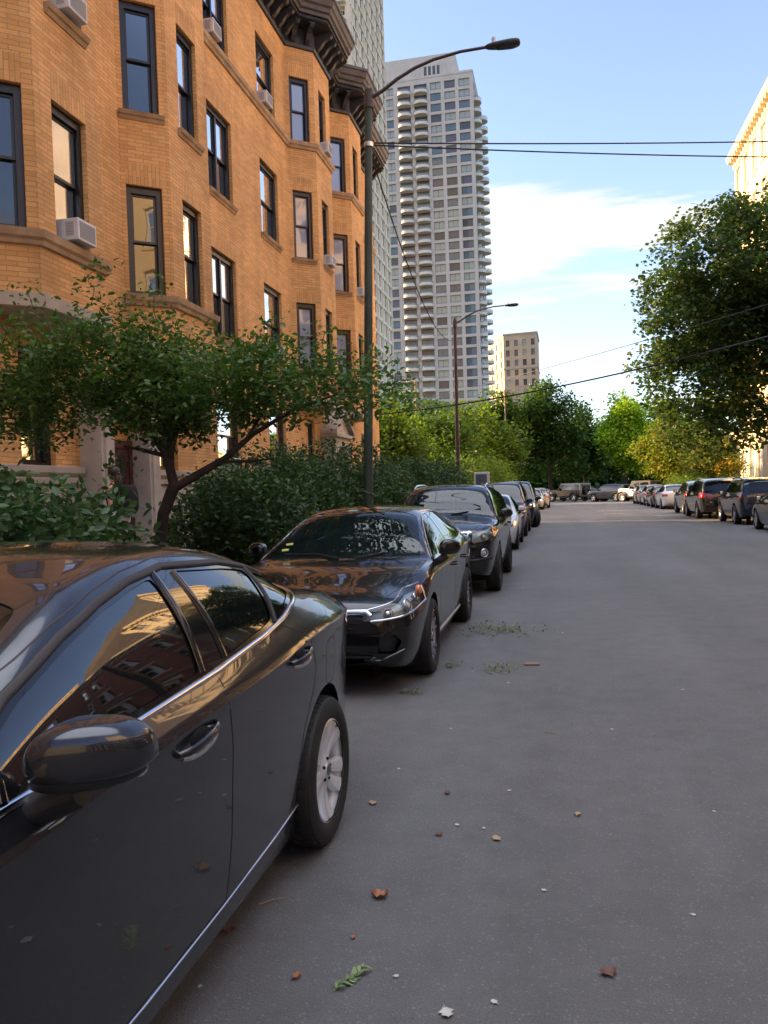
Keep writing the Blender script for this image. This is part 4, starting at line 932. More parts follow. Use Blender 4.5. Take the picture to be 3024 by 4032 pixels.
# ------------------------------------------------------------------ near dark grey sedan (left row, facing the viewer's side)
def grey_sedan():
    L = 4.87
    K = [[0, .33, .46, .55, .50, .60, .50, .63, .44, .66], [.05, .25, .60, .70, .55, .66, .64, .69, .58, .73], [.18, .20, .72, .83, .62, .75, .77, .78, .70, .82], [.5, .18, .80, .895, .72, .85, .84, .87, .79, .92],
         [1.0, .18, .84, .92, .84, .935, .868, .95, .83, 1.0], [1.35, .18, .85, .925, .90, .975, .872, 1.0, .83, 1.055], [1.60, .18, .85, .925, .92, .99, .872, 1.09, .79, 1.16], [2.0, .18, .85, .925, .935, 1.012, .868, 1.278, .715, 1.345],
         [2.30, .18, .85, .925, .945, 1.026, .865, 1.39, .665, 1.435], [2.65, .18, .85, .925, .955, 1.040, .862, 1.436, .642, 1.473], [2.9, .18, .85, .925, .957, 1.053, .860, 1.434, .638, 1.474], [3.2, .18, .85, .925, .965, 1.075, .856, 1.406, .636, 1.458], [3.6, .18, .845, .922, .985, 1.108, .842, 1.31, .64, 1.39],
         [3.95, .18, .835, .91, .995, 1.125, .80, 1.175, .64, 1.27], [4.25, .20, .82, .88, .995, 1.11, .745, 1.125, .66, 1.15], [4.55, .25, .77, .82, .98, 1.08, .67, 1.09, .59, 1.12], [4.74, .32, .70, .745, .93, 1.04, .60, 1.05, .54, 1.08],
         [4.81, .36, .65, .69, .88, .95, .61, .96, .54, .98], [4.87, .42, .56, .62, .60, .72, .56, .74, .50, .76]]
    rearW = 3.825; Y0 = 3.52
    yc = Y0 - rearW + L / 2   # world y of car centre (front of the car towards -Y)
    c, root = start('parked_car', L, K, 'dark grey sedan nearest the viewer with chrome window strip and silver ten spoke wheel', (-1.985, yc, 0), math.pi, 'cars parked along the left kerb', ds=.024, nside=34, ngl=16, nrf=14, bulge=.032, crease=1)
    # local +x (side 1) faces world -x; the visible side is local side -1
    dlo = rpoly([(1.50, 1.000), (1.75, 1.005), (2.2, 1.028), (2.75, 1.048), (3.2, 1.082), (3.46, 1.112), (3.60, 1.14), (3.93, 1.185), (3.78, 1.245), (3.5, 1.32), (3.2, 1.367), (2.75, 1.395), (2.5, 1.372), (2.3, 1.333), (2.1, 1.278), (1.85, 1.19), (1.62, 1.085)], .02)
    w1 = rpoly([(1.60, 1.022), (1.8, 1.030), (2.2, 1.048), (2.64, 1.064), (2.645, 1.368), (2.5, 1.348), (2.3, 1.308), (2.1, 1.252), (1.87, 1.172), (1.66, 1.07)], .025)
    w1a = None
    w2 = rpoly([(2.86, 1.072), (3.2, 1.102), (3.33, 1.118), (3.42, 1.312), (3.2, 1.342), (2.80, 1.373)], .025)
    w3 = rpoly([(3.40, 1.13), (3.47, 1.138), (3.62, 1.162), (3.84, 1.195), (3.72, 1.245), (3.49, 1.30)], .02)
    ws = rpoly([(-.76, 1.42), (0, 1.30), (.76, 1.42), (.60, 2.12), (.3, 2.17), (-.3, 2.17), (-.60, 2.12)], .04)
    rw = rpoly([(-.60, 3.50), (0, 3.38), (.60, 3.50), (.66, 4.08), (0, 4.16), (-.66, 4.08)], .05)
    tw = c.region('top', 0, ws); trw = c.region('top', 0, rw)
    hl = []; tls = []; tdl = []; t1 = []; t2 = []; t3 = []
    for sd in (-1, 1):
        d = c.region('side', sd, dlo); tdl.append(d); a = c.region('side', sd, w1, only=[d]); b = c.region('side', sd, w2, only=[d]); e = c.region('side', sd, w3, only=[d]); t1.append(a); t2.append(b); t3.append(e)
        tls.append(c.region('side', sd, rpoly([(4.30, .955), (4.5, 1.01), (4.74, 1.02), (4.84, .93), (4.82, .80), (4.6, .84), (4.42, .89)], .03)))
        hl.append(c.region('side', sd, rpoly([(.15, .62), (.5, .74), (.8, .82), (.4, .80), (.12, .72)], .02)))
    c.arch(rearW, .335, .395, root); c.arch(.975, .335, .395, root)
    body = finish(c, root, P_grey)
    for t in tdl: c.part('window_surround', t, M_blackg, root, off=.003)
    for tl, nm in ((t1, 'side_window'), (t2, 'side_window'), (t3, 'quarter_window')):
        for t in tl: c.part(nm, t, G_car, root, off=.008)
    c.part('windshield', tw, G_ws, root, off=.004); c.part('rear_window', trw, G_dark, root, off=.004)
    for t in tls: c.part('taillight', t, M_redlens, root, off=-.003)
    for t in hl: c.part('headlight', t, M_refl, root)
    sd = -1
    for sd in (-1, 1):
        mb = MB(); belt = [(1.46, .992), (1.75, .999), (2.2, 1.021), (2.75, 1.041), (3.2, 1.074), (3.46, 1.104), (3.62, 1.134), (3.95, 1.182)]
        c.ribbon(mb, 'side', sd, belt, .022, .008)
        c.ribbon(mb, 'side', sd, [(3.95, 1.182), (3.80, 1.248), (3.66, 1.285)], .018, .008)
        mb.build('chrome_strip', M_chrome, root, smooth=60)
        mb = MB(); top = [(1.52, 1.03), (1.62, 1.08), (1.85, 1.188), (2.1, 1.276), (2.3, 1.331), (2.5, 1.371), (2.75, 1.394), (3.2, 1.367), (3.5, 1.32), (3.78, 1.249)]; top2 = [(a, b + .028) for a, b in top]; c.ribbon(mb, 'side', sd, top2, .007, .0008, bury=.001)
        c.ribbon(mb, 'side', sd, top, .03, .006); c.ribbon(mb, 'side', sd, [(3.36, 1.105), (3.41, 1.2), (3.465, 1.33)], .012, .006); mb.build('window_rubber', M_rubber, root, smooth=60)
        for q in ([(2.655, 1.06), (2.67, 1.38)], [(2.835, 1.07), (2.80, 1.372)], [(1.70, 1.01), (1.73, 1.13)]): mb = MB(); c.ribbon(mb, 'side', sd, q, .028, .007); mb.build('door_pillar_trim', M_blackg, root, smooth=60)
        mb = MB(); c.ribbon(mb, 'side', sd, [(1.50, .30), (2.2, .272), (2.7, .275), (3.2, .295), (3.46, .318)], .007, .005); mb.build('sill_trim', M_chrome, root, smooth=60)
        mb = MB()
        c.ribbon(mb, 'side', sd, [(2.73, 1.035), (2.70, .95), (2.725, .80), (2.735, .5), (2.72, .285)], .008, .0007, bury=.001)
        c.ribbon(mb, 'side', sd, [(3.37, 1.10), (3.58, 1.0), (3.655, .86), (3.62, .76), (3.50, .62), (3.42, .45), (3.40, .30)], .008, .0007, bury=.001)
        c.ribbon(mb, 'side', sd, [(1.45, .96), (1.50, .75), (1.50, .5), (1.46, .30)], .008, .0007, bury=.001)
        c.ribbon(mb, 'side', sd, [(1.46, .285), (3.42, .285)], .004, .0005, bury=.001)
        c.ribbon(mb, 'side', sd, [(4.30, .95), (4.28, .8), (4.42, .62)], .005, .0005, bury=.001)
        mb.build('panel_gap', M_seam, body)
        mb = MB(); c.ribbon(mb, 'side', sd, rpoly([(3.83, .93), (4.0, .94), (4.02, .80), (3.98, .72), (3.84, .73)], .05), .004, .0005, closed=True, bury=.001); mb.build('fuel_flap', M_seam, body)
        mb = MB(); c.ribbon(mb, 'side', sd, [(3.52, .992), (3.9, .998), (4.28, .985)], .008, .004); mb.build('body_crease_trim', P_grey, body, smooth=60)
        for (a, b, z0, z1) in ((2.33, 2.58, .90, .925), (3.30, 3.53, .945, .965)):
            mb = MB(); p, n = c.pt('side', sd, (a + b) / 2 + .02, (z0 + z1) / 2); superell(mb, p - n * .012, (.018, (b - a) * .36, .032), 1, 1, 8, 20); cup = mb.build('handle_cup', M_seam, body, smooth=60)
            door_handle(c, root, sd, a, b, z0, z1, P_grey); mb = MB(); 
            c2 = door_handle(c, root, sd, a + .02, b - .02, z0 - .016, z1 - .016, M_chrome)
            c2.name = 'handle_insert'
    for (x, s_) in ((.925, 1), (-.925, -1)):
        for yy in (rearW, .975): make_wheel(root, x - .005 * s_ + .0, L / 2 - yy, .335, s_, .229, .225, 'multi', 10, rimm=M_silver)
    car_mirror(c, root, -1, 1.78, 1.035, P_grey, wx=.112, hz=.070, reach=.152); car_mirror(c, root, 1, 1.66, 1.02, P_grey, wx=.14, hz=.085, reach=.17)
    interior(root, L, .70, .55, 1.4, 1.45, 2.35, 3.2, side_drv=-1, zb=.98)
    return c, root
grey_sedan()
# ------------------------------------------------------------------ general car builder for the rest of the two rows
def gen_keys(L, W, H, zh0, zh1, sc, st, sre, srb, zd, zb0, zb1, wr, zl=.2, suv=False, tail=.12, nose=.62):
    h = W / 2; K = []
    K.append([0, zl + .15, h * nose * .8, h * nose, zh0 - .22, zh0 - .12, h * nose * .94, zh0 - .09, h * nose * .8, zh0 - .06])
    K.append([.04, zl + .07, h * .68, h * .79, zh0 - .2, zh0 - .05, h * .74, zh0 - .02, h * .66, zh0 + .01])
    K.append([.16, zl + .02, h * .80, h * .915, zh0 - .15, zh0 + .01, h * .87, zh0 + .04, h * .77, zh0 + .07])
    K.append([.45, zl, h * .88, h * .975, zh0 - .08, zh0 + .08, h * .925, zh0 + .10, h * .84, zh0 + .14])
    K.append([sc - .35, zl, h * .91, h, zb0 - .11, zb0 - .05, h * .945, zb0 - .03, h * .89, zh1 - .05])
    K.append([sc, zl, h * .915, h, zb0 - .09, zb0 - .01, h * .945, zb0 + .01, h * .89, zh1])
    f = lambda t: (sc + (st - sc) * t)
    K.append([f(.45), zl, h * .915, h, zb0 - .09, zb0 + .005, h * .94, zb0 + (H - .07 - zb0) * .50, h * (.89 + (wr - .89) * .50), zh1 + (H - zh1) * .50])
    K.append([f(.85), zl, h * .915, h, zb0 - .09, zb0 + .012, h * .94, zb0 + (H - .07 - zb0) * .90, h * (.89 + (wr - .89) * .90), zh1 + (H - zh1) * .90])
    K.append([f(1.2), zl, h * .915, h, zb0 - .09, zb0 + .02, h * .94, H - .052, h * wr, H - .008])
    m = (st + sre) / 2 + .1; zm = (zb0 + zb1) / 2
    K.append([m, zl, h * .915, h, zm - .09, zm, h * .938, H - .045, h * wr, H])
    K.append([sre, zl, h * .91, h * .995, zb1 - .10, zb1 - .01, h * .92, H - .09, h * wr, H - .035])
    if suv:
        K.append([srb, zl + .02, h * .89, h * .97, zb1 - .12, zb1, h * .885, (H + zb1) / 2 + .06, h * (wr + .06), (H + zb1) / 2 + .14])
        K.append([L - .10, zl + .05, h * .84, h * .93, zb1 - .14, zb1 - .03, h * .84, zb1 + .02, h * .78, zb1 + .06])
        K.append([L - .05, zl + .1, h * .80, h * .885, zb1 - .25, zb1 - .12, h * .80, zb1 - .08, h * .72, zb1 - .06]); K.append([L, zl + .2, h * .7, h * .80, .55, .68, h * .74, .70, h * .66, .72])
    else:
        q = (sre + srb) / 2; K.append([q, zl, h * .905, h * .985, zb1 - .10, zb1 + .01, h * .89, (H + zd) / 2 + .03, h * (wr + .03), (H + zd) / 2 + .085])
        K.append([srb, zl, h * .90, h * .965, zb1 - .10, zd - .03, h * .84, zd - .005, h * .74, zd + .02])
        K.append([L - .22, zl + .07, h * .85, h * .91, zd - .16, zd - .05, h * .77, zd - .02, h * .68, zd + .005])
        K.append([L - .08, zl + .12, h * .80, h * .85, zd - .2, zd - .09, h * .71, zd - .07, h * .62, zd - .05]); K.append([L, zl + .22, h * .66, h * .73, .58, .70, h * .66, .72, h * .58, .74])
    return K
def dlo_polys(K, a0, b0, pillars, inset=.02, tip=None, pw=.07, top_in=.035):
    K = np.array(K); zs = lambda s: float(pchip(K[:, 0], K[:, 5], np.array([s]))[0]); zr = lambda s: float(pchip(K[:, 0], K[:, 7], np.array([s]))[0])
    def poly(sa, sb, ins, ti):
        n = 14; bot = [(sa + (sb - sa) * i / n, zs(sa + (sb - sa) * i / n) + .006 + ins) for i in range(n + 1)]; top = []
        for i in range(n, -1, -1):
            s = sa + (sb - sa) * i / n; z = zr(s) - ti
            if z > zs(s) + ins + .03: top.append((s, z))
        return bot + top
    D = poly(a0, b0, 0, top_in - .012); out = []; e = [a0 + .05] + [p for p in pillars] + [b0 - .04]
    for i in range(len(e) - 1): out.append(rpoly(poly(e[i] + (pw / 2 if i else 0), e[i + 1] - (pw / 2 if i < len(e) - 2 else 0), inset, top_in + .006), .02, 2))
    return D, out
def gen_car(label, x, yf, heading, L, W, H, K, pm, a0, b0, pillars, fw, rw_, r, wst, rst, hl=None, tl=None, grille=None, group=None, ds=.05, gl=None, wheel='five', rimm=None, wsglass=None, rack=False, mirror=True, detail=True, rails_m=None, intr=False, mir_m=None, rwz=None, name='parked_car', cladding=None, plate_r=False, extra=None, far=False, steer=0., arch_r=None):
    """heading +1: front towards +Y; -1: front towards -Y; yf: world y of the front bumper (or the x,y centre and angle for 'heading' given as an angle tuple)"""
    if isinstance(heading, tuple): loc = (x, yf, 0); rz = heading[0]
    else: loc = (x, yf - heading * L / 2, 0); rz = 0 if heading > 0 else math.pi
    c, root = start(name, L, K, label, loc, rz, group, ds=ds, nside=24 if ds < .04 else 16, ngl=10 if ds < .04 else 7, nrf=10 if ds < .04 else 7, crease=1)
    D, wins = dlo_polys(K, a0, b0, pillars); gl = gl or G_dark
    tw = c.region('top', 0, wst); trw = c.region('top', 0, rst) if rst else None
    if rwz: trw = c.region('rear', 0, rwz, extra=lambda C: C[:, 2] > .8)
    td = []; tws = []; th = []; tt = []
    for sd in (-1, 1):
        d = c.region('side', sd, D); td.append(d); tws.append([c.region('side', sd, w, only=[d]) for w in wins])
        if hl: th.append((sd, c.region('fc', sd, hl['poly'])))
        if tl: tt.append(c.region(tl.get('kind', 'rc'), sd, [(a * (sd if tl.get('kind') == 'rear' else 1), b) for a, b in tl['poly']]))
    tg = c.region('front', 0, grille['poly']) if grille else None
    ti = [c.region('front', 0, q) for q in (grille or {}).get('intakes', [])]
    tc = None
    ar = arch_r or r + .055
    c.arch(fw, r, ar, root); c.arch(rw_, r, ar, root)
    body = finish(c, root, pm)
    for t in td: c.part('window_surround', t, M_blackg, root, off=.003)
    for lst in tws:
        for t in lst: c.part('side_window', t, gl, root, off=.006)
    c.part('windshield', tw, wsglass or G_dark, root, off=.003)
    if trw: c.part('rear_window', trw, G_dark, root, off=.003)
    for sd, t in th:
        if hl.get('bulbs'): headlamp(c, root, t, [(k, a, b, q, m_) for (k, a, b, q, m_) in hl['bulbs']] if sd == -1 or True else [], sd) if False else _lamp(c, root, t, hl['bulbs'], sd)
        else: c.part('headlight', t, M_refl, root)
    for t in tt: c.part('taillight', t, M_redlens, root, off=-.004)
    if tg:
        g = c.part('grille', tg, M_blackp, root, off=.025)
        mb = MB()
        for q in grille.get('bars', []): c.ribbon(mb, 'front', 0, q[0], q[1], .012)
        if mb.v: mb.build('grille_trim', M_chrome, g, smooth=60)
    for t in ti: c.part('bumper_intake', t, M_blackp, root, off=.04)
    hy = lambda s: c.L / 2 - s
    for sd in (1, -1):
        for s_ in (fw, rw_): make_wheel(root, sd * (W / 2 - .008), hy(s_), r, sd, r * .68, .22, wheel, 10, rimm or M_satin, far=far, steer=steer if s_ == fw else 0)
        if mirror: car_mirror(c, root, sd, a0 + .22, K[5][5] + .05, mir_m or pm, wx=.10, hz=.075, reach=.12)
        if detail:
            zz = K[5][5]; pl = pillars[0]; mb = MB()
            c.ribbon(mb, 'side', sd, [(pl, zz - .02), (pl + .02, .7), (pl, .35)], .006, .0006, bury=.001); c.ribbon(mb, 'side', sd, [(a0 + .02, zz - .04), (a0 + .02, .5), (a0 + .05, .33)], .006, .0006, bury=.001)
            pr = pillars[-1] if len(pillars) > 1 else rw_ - .3; c.ribbon(mb, 'side', sd, [(pr, zz - .02), (rw_ - .42, .72), (rw_ - .46, .35)], .006, .0006, bury=.001); mb.build('panel_gap', M_seam, body)
            for (a, b) in ((pl - .28, pl - .07), (pr - .22, pr - .02)): door_handle(c, root, sd, a, b, zz - .12, zz - .11, pm if not (rails_m and False) else M_chrome)
        if rack:
            mb = MB(); zz = H - .01; xx = sd * (W / 2 * K[9][8] / (W / 2) - .03); x_ = sd * (K[9][8] - .04)
            P = []; s0, s1 = rack
            for i in range(17): t = i / 16; s = s0 + (s1 - s0) * t; P.append((x_, hy(s), float(c.pt('top', 0, x_, s)[0].z) - .01 + .065 * (1 - abs(2 * t - 1)**6)))
            mb.tube(P, .018, 8); mb.build('roof_rail', rails_m or M_satin, root, smooth=60)
    if detail:
        for sd in (1, -1): mb = MB(); c.ribbon(mb, 'top', 0, [(sd * W / 2 * .84, K[4][0] + .28), (sd * W / 2 * .80, .55), (sd * W / 2 * .66, .13)], .007, .0006, bury=.001); mb.build('bonnet_gap', M_seam, body)
        for sd in (1, -1): mb = MB(); c.ribbon(mb, 'top', 0, [(sd * .08 - .05, K[5][0] + .02), (sd * .3 - .05, K[5][0] + .10), (sd * .5 + .1, K[5][0] + .12)], .015, .014); mb.build('wiper', M_blackp, root)
    if plate_r:
        mb = MB(); p, n = c.pt('rear', 0, 0, plate_r); mb.box(-.155, .155, p.y - .012, p.y + .004, plate_r - .07, plate_r + .07); mb.build('number_plate', M_plate, root)
    if cladding:
        for sd in (1, -1):
            mb = MB()
            for s_ in (fw, rw_): c.ribbon(mb, 'side', sd, [(s_ + (ar + .03) * math.cos(q), r + (ar + .03) * math.sin(q)) for q in np.linspace(-.1, math.pi + .1, 22)], .07, .012)
            c.ribbon(mb, 'side', sd, [(fw + ar + .05, .33), (rw_ - ar - .05, .33)], .14, .01); mb.build('side_cladding', M_blackp, root, smooth=60)
    if intr: interior(root, L, W / 2 - .22, .55 if H < 1.6 else .78, H, K[5][0] + .05, K[8][0] + .35, (K[8][0] + K[10][0]) / 2 + .45, side_drv=-1, zb=K[5][5])
    if extra: extra(c, root, body)
    return c, root
def _lamp(c, root, t, bulbs, sd):
    o = c.part('headlight', t, M_clear, root)
    if o is None: return
    c.part('lamp_housing', t, M_lamph, o, off=.045)
    for (a, b, r, k) in bulbs:
        mb = MB(); p, n = c.pt('fc', sd, a, b)
        if k == 2: # amber side piece
            superell(mb, p - n * .02, (.03, .05, .045), .8, .8, 8, 12, mi=3); mb.build('indicator_lens', [M_bulb, M_refl, M_chrome, M_amber], o, smooth=60); continue
        q = p - n * (.012 + r * .45); superell(mb, q, (r * .8, r * .8, r * .8), 1, 1, 12, 18, mi=0 if k == 0 else 1)
        tt = n.cross(Vector((0, 0, 1))).normalized(); u = tt.cross(n)
        ring = [q + n * r * .45 + (tt * math.cos(w * math.pi / 12) + u * math.sin(w * math.pi / 12)) * r for w in range(25)]; mb.tube(ring, .006, 6, mi=2, cap=False); mb.build('lamp_bulb', [M_bulb, M_refl, M_chrome, M_amber], o, smooth=60)
    return o
M_lamph = mat('lamp_housing_grey', (.50, .50, .53), .3, .0)
GL = 'cars parked along the left kerb'; GR = 'cars parked along the right kerb'; GC = 'cars parked across the far end of the street'
# --- black sedan with chrome front
K = gen_keys(4.89, 1.85, 1.465, .70, .99, 1.22, 2.12, 3.35, 4.22, 1.08, .965, 1.075, .64, nose=.70)
def ex(c, root, body):
    for sd in (1, -1):
        mb = MB(); c.ribbon(mb, 'fc', sd, [(.40, .605), (.62, .627), (.85, .662), (1.05, .70), (1.035, .82)], .018, .006); c.ribbon(mb, 'fc', sd, [(.40, .69), (.62, .742), (.85, .81), (1.03, .842)], .010, .004); mb.build('headlight_trim', M_chrome, root, smooth=60)
        mb = MB(); c.ribbon(mb, 'side', sd, [(1.35, .965), (2.2, 1.0), (3.0, 1.04), (3.75, 1.09), (3.95, 1.14)], .016, .007); c.ribbon(mb, 'side', sd, [(1.35, .985), (1.65, 1.14), (1.95, 1.28), (2.2, 1.365), (2.7, 1.392), (3.3, 1.365), (3.7, 1.24), (3.95, 1.14)], .014, .007); mb.build('chrome_strip', M_chrome, root, smooth=60)
        mb = MB(); c.ribbon(mb, 'side', sd, [(1.45, .27), (3.2, .27)], .03, .012); mb.build('sill_trim', M_satin, root, smooth=60)
        mb = MB(); c.ribbon(mb, 'front', 0, [(sd * .50, .30), (sd * .62, .285), (sd * .80, .36)], .03, .012); mb.build('bumper_blade', M_blackg, root, smooth=60)
    mb = MB(); c.ribbon(mb, 'front', 0, [(-.30, .232), (-.15, .225), (.15, .225), (.30, .232)], .022, .012); mb.build('bumper_chrome', M_chrome, root, smooth=60)
    mb = MB(); c.ribbon(mb, 'front', 0, [(-.08, .615), (.08, .615)], .07, .014); mb.build('front_sensor', M_refl, root, smooth=60)
    for (x, s, m_, w, l) in ((.60, 1.50, M_sticker, .035, .07), (.62, 1.42, M_sticker, .035, .07), (.08, 2.05, M_stickerg, .04, .10)):
        mb = MB(); c.ribbon(mb, 'top', 0, [(x - l / 2, s), (x + l / 2, s)], w, .003); mb.build('windscreen_sticker', m_, root)
gen_car('black sedan with chrome grille bar and clear headlights parked behind the grey sedan', -2.025, 6.02, -1, 4.89, 1.85, 1.465, K, P_black, 1.38, 3.97, [2.50, 3.35], .93, 3.706, .33,
        rpoly([(-.755, 1.26), (-.4, 1.14), (0, 1.10), (.4, 1.14), (.755, 1.26), (.60, 2.02), (.3, 2.10), (-.3, 2.10), (-.60, 2.02)], .04), rpoly([(-.6, 3.42), (.6, 3.42), (.66, 4.1), (-.66, 4.1)], .05),
        hl=dict(poly=rpoly([(.38, .60), (.62, .625), (.85, .66), (1.05, .695), (1.04, .83), (.85, .80), (.62, .735), (.40, .68)], .015), bulbs=[(.53, .658, .040, 1), (.74, .705, .050, 0), (.90, .745, .035, 1), (1.0, .79, .02, 2)]),
        tl=dict(poly=rpoly([(.35, .86), (.95, .80), (1.0, .95), (.4, 1.0)], .03)),
        grille=dict(poly=rpoly([(-.50, .60), (-.40, .50), (.40, .50), (.50, .60), (.50, .655), (-.50, .655)], .015), bars=[([(-.56, .645), (-.52, .678), (-.25, .672), (0, .668), (.25, .672), (.52, .678), (.56, .645)], .045), ([(-.46, .585), (.46, .585)], .012), ([(-.42, .548), (.42, .548)], .012), ([(-.36, .515), (.36, .515)], .012)],
                    intakes=[rpoly([(-.40, .24), (.40, .24), (.46, .33), (.36, .39), (-.36, .39), (-.46, .33)], .03), rpoly([(.50, .36), (.74, .345), (.79, .44), (.74, .50), (.50, .47)], .02), rpoly([(-.50, .36), (-.74, .345), (-.79, .44), (-.74, .50), (-.50, .47)], .02)]),
        group=GL, ds=.028, gl=G_car, wheel='split', rimm=M_satin, wsglass=G_ws, intr=True, extra=ex)
# --- black SUV
K = gen_keys(4.685, 1.885, 1.70, .97, 1.20, 1.22, 2.02, 3.75, 4.45, 1.2, 1.10, 1.20, .70, zl=.30, suv=True, nose=.68)
def ex(c, root, body):
    for sd in (1, -1):
        p, n = c.pt('fc', sd, .58, .66); mb = MB(); q = p + n * .0; superell(mb, q - n * .02, (.045, .045, .045), 1, 1, 10, 16)
        mb.build('fog_light', M_bulb, root, smooth=60)
        tt = n.cross(Vector((0, 0, 1))).normalized(); u = tt.cross(n); mb = MB(); mb.tube([q + n * .008 + (tt * math.cos(w * math.pi / 12) + u * math.sin(w * math.pi / 12)) * .058 for w in range(25)], .012, 8, cap=False); mb.build('fog_light_ring', M_chrome, root, smooth=60)
        mb = MB(); c.ribbon(mb, 'fc', sd, [(.30, .78), (.38, .92), (.44, .985)], .03, .01); mb.build('grille_corner', M_chrome, root, smooth=60)
    mb = MB(); c.ribbon(mb, 'front', 0, [(-.86, .575), (-.6, .545), (.6, .545), (.86, .575)], .05, .015); mb.build('bumper_lip', M_blackp, root, smooth=60)
gen_car('black SUV with silver roof rails and amber cornered headlights behind the black sedan', -1.865, 11.74, -1, 4.685, 1.885, 1.70, K, P_black2, 1.42, 4.28, [2.42, 3.32], .93, 3.63, .37,
        rpoly([(-.78, 1.28), (-.4, 1.18), (0, 1.14), (.4, 1.18), (.78, 1.28), (.66, 1.97), (.3, 2.04), (-.3, 2.04), (-.66, 1.97)], .04), None, rwz=rpoly([(-.62, 1.18), (.62, 1.18), (.56, 1.55), (-.56, 1.55)], .05),
        hl=dict(poly=rpoly([(.40, .80), (.62, .84), (1.03, .92), (1.06, 1.06), (.80, 1.045), (.46, .985)], .02), bulbs=[(.60, .905, .05, 0), (.78, .945, .05, 0), (.93, .99, .03, 2), (.98, .985, .03, 2)]),
        tl=dict(poly=rpoly([(.5, .95), (.95, .95), (.95, 1.2), (.6, 1.15)], .03)),
        grille=dict(poly=rpoly([(-.48, .78), (.48, .78), (.56, .945), (-.56, .945)], .02), bars=[([(-.58, .965), (0, .955), (.58, .965)], .045), ([(-.46, .77), (.46, .77)], .02)],
                    intakes=[rpoly([(-.45, .60), (.45, .60), (.42, .72), (-.42, .72)], .03), rpoly([(.52, .60), (.80, .61), (.82, .74), (.56, .74)], .03), rpoly([(-.52, .60), (-.80, .61), (-.82, .74), (-.56, .74)], .03)]),
        group=GL, ds=.032, gl=G_car, wheel='five', wsglass=G_ws, rack=(2.1, 3.9), rails_m=M_chrome, intr=True, extra=ex)
def sedan(label, x, yf, hd, pm, W=1.80, L=4.6, H=1.45, group=GL, tail=True, ds=.06, **k):
    K = gen_keys(L, W, H, .70, .98, 1.2, 2.05, 3.2, 4.05, 1.05, .94, 1.03, .65)
    return gen_car(label, x, yf, hd, L, W, H, K, pm, 1.36, 3.85, [2.4, 3.25], .9, 3.55, .32, rpoly([(-.72, 1.24), (0, 1.10), (.72, 1.24), (.56, 1.98), (-.56, 1.98)], .05), rpoly([(-.55, 3.3), (.55, 3.3), (.62, 3.98), (-.62, 3.98)], .05),
                   hl=dict(poly=rpoly([(.42, .60), (.95, .68), (.92, .80), (.45, .70)], .02)), tl=dict(poly=rpoly([(.42, .78), (.95, .76), (.93, .93), (.48, .92)], .03)), grille=dict(poly=rpoly([(-.4, .5), (.4, .5), (.45, .64), (-.45, .64)], .02), intakes=[rpoly([(-.6, .28), (.6, .28), (.6, .40), (-.6, .40)], .02)]), group=group, ds=ds, wheel='multi', far=True, plate_r=.80, **k)
def suv(label, x, yf, hd, pm, W=1.88, L=4.6, H=1.70, group=GL, ds=.06, r=.36, tlp=None, **k):
    K = gen_keys(L, W, H, .92, 1.14, 1.15, 1.95, L - .85, L - .25, 1.2, 1.05, 1.15, .72, zl=.27, suv=True)
    return gen_car(label, x, yf, hd, L, W, H, K, pm, 1.32, L - .42, [2.35, 3.25], .9, L - 1.0, r, rpoly([(-.77, 1.2), (0, 1.08), (.77, 1.2), (.64, 1.9), (-.64, 1.9)], .05), None, rwz=rpoly([(-.60, 1.14), (.60, 1.14), (.54, H - .17), (-.54, H - .17)], .05),
                   hl=dict(poly=rpoly([(.42, .78), (.98, .85), (.95, .98), (.45, .92)], .02)), tl=tlp or dict(poly=rpoly([(.55, .85), (.95, .85), (.95, 1.15), (.66, 1.13)], .03)), grille=dict(poly=rpoly([(-.5, .72), (.5, .72), (.52, .88), (-.52, .88)], .02), intakes=[rpoly([(-.6, .42), (.6, .42), (.6, .58), (-.6, .58)], .02)]), group=group, ds=ds, wheel='five', far=True, **k)
sedan('small white sedan squeezed between the black SUV and the red SUV', -1.93, 20.15, -1, P_white, W=1.76, L=4.5, H=1.45, ds=.05)
suv('dark red SUV with black roof bars in the left row behind the small white sedan', -1.98, 25.6, -1, P_red, W=1.9, L=4.9, H=1.80, ds=.05, rack=(1.9, 4.1), rails_m=M_blackp, mir_m=M_blackp)
suv('dark blue tall SUV with turned out front wheels, last dark left row car', -1.85, 31.4, -1, P_blue, W=1.95, L=4.9, H=1.86, ds=.05, r=.39, mir_m=M_blackp, steer=.45)
sedan('champagne sedan far down the left row behind the dark blue vehicle', -1.9, 55.4, -1, P_cream, W=1.78, L=4.6)
sedan('small white sedan with red tail lights at the far end of the left row', -1.55, 63.6, 1, P_cream, W=1.76, L=4.4, tail=True)
# right row, tails towards the viewer
sedan('dark grey sedan cut off by the right edge of the picture', 7.1, 30.3 - 1.55, 1, P_grey, group=GR, L=4.6, ds=.05)
suv('dark blue SUV, nearest full car of the right row, with stacked tail lights', 7.15, 34.7, 1, P_blue, W=1.84, L=4.45, H=1.70, group=GR, ds=.05, rack=(1.9, 3.6), rails_m=M_blackp, plate_r=.86, tlp=dict(poly=rpoly([(.62, .92), (.92, .90), (.86, 1.22), (.70, 1.20)], .02)), arch_r=.43)
suv('black SUV with wide red tail lights in the middle of the right row', 6.75, 40.4, 1, P_black, W=1.93, L=4.8, H=1.74, group=GR, ds=.05, rack=(1.9, 3.9), rails_m=M_satin, tlp=dict(poly=rpoly([(.30, .92), (.98, .92), (.95, 1.12), (.50, 1.10), (.32, 1.03)], .02)), plate_r=.75)
suv('black SUV mostly hidden ahead of the one with wide red tail lights', 6.85, 45.0, 1, P_blue, W=1.84, L=4.4, H=1.66, group=GR)
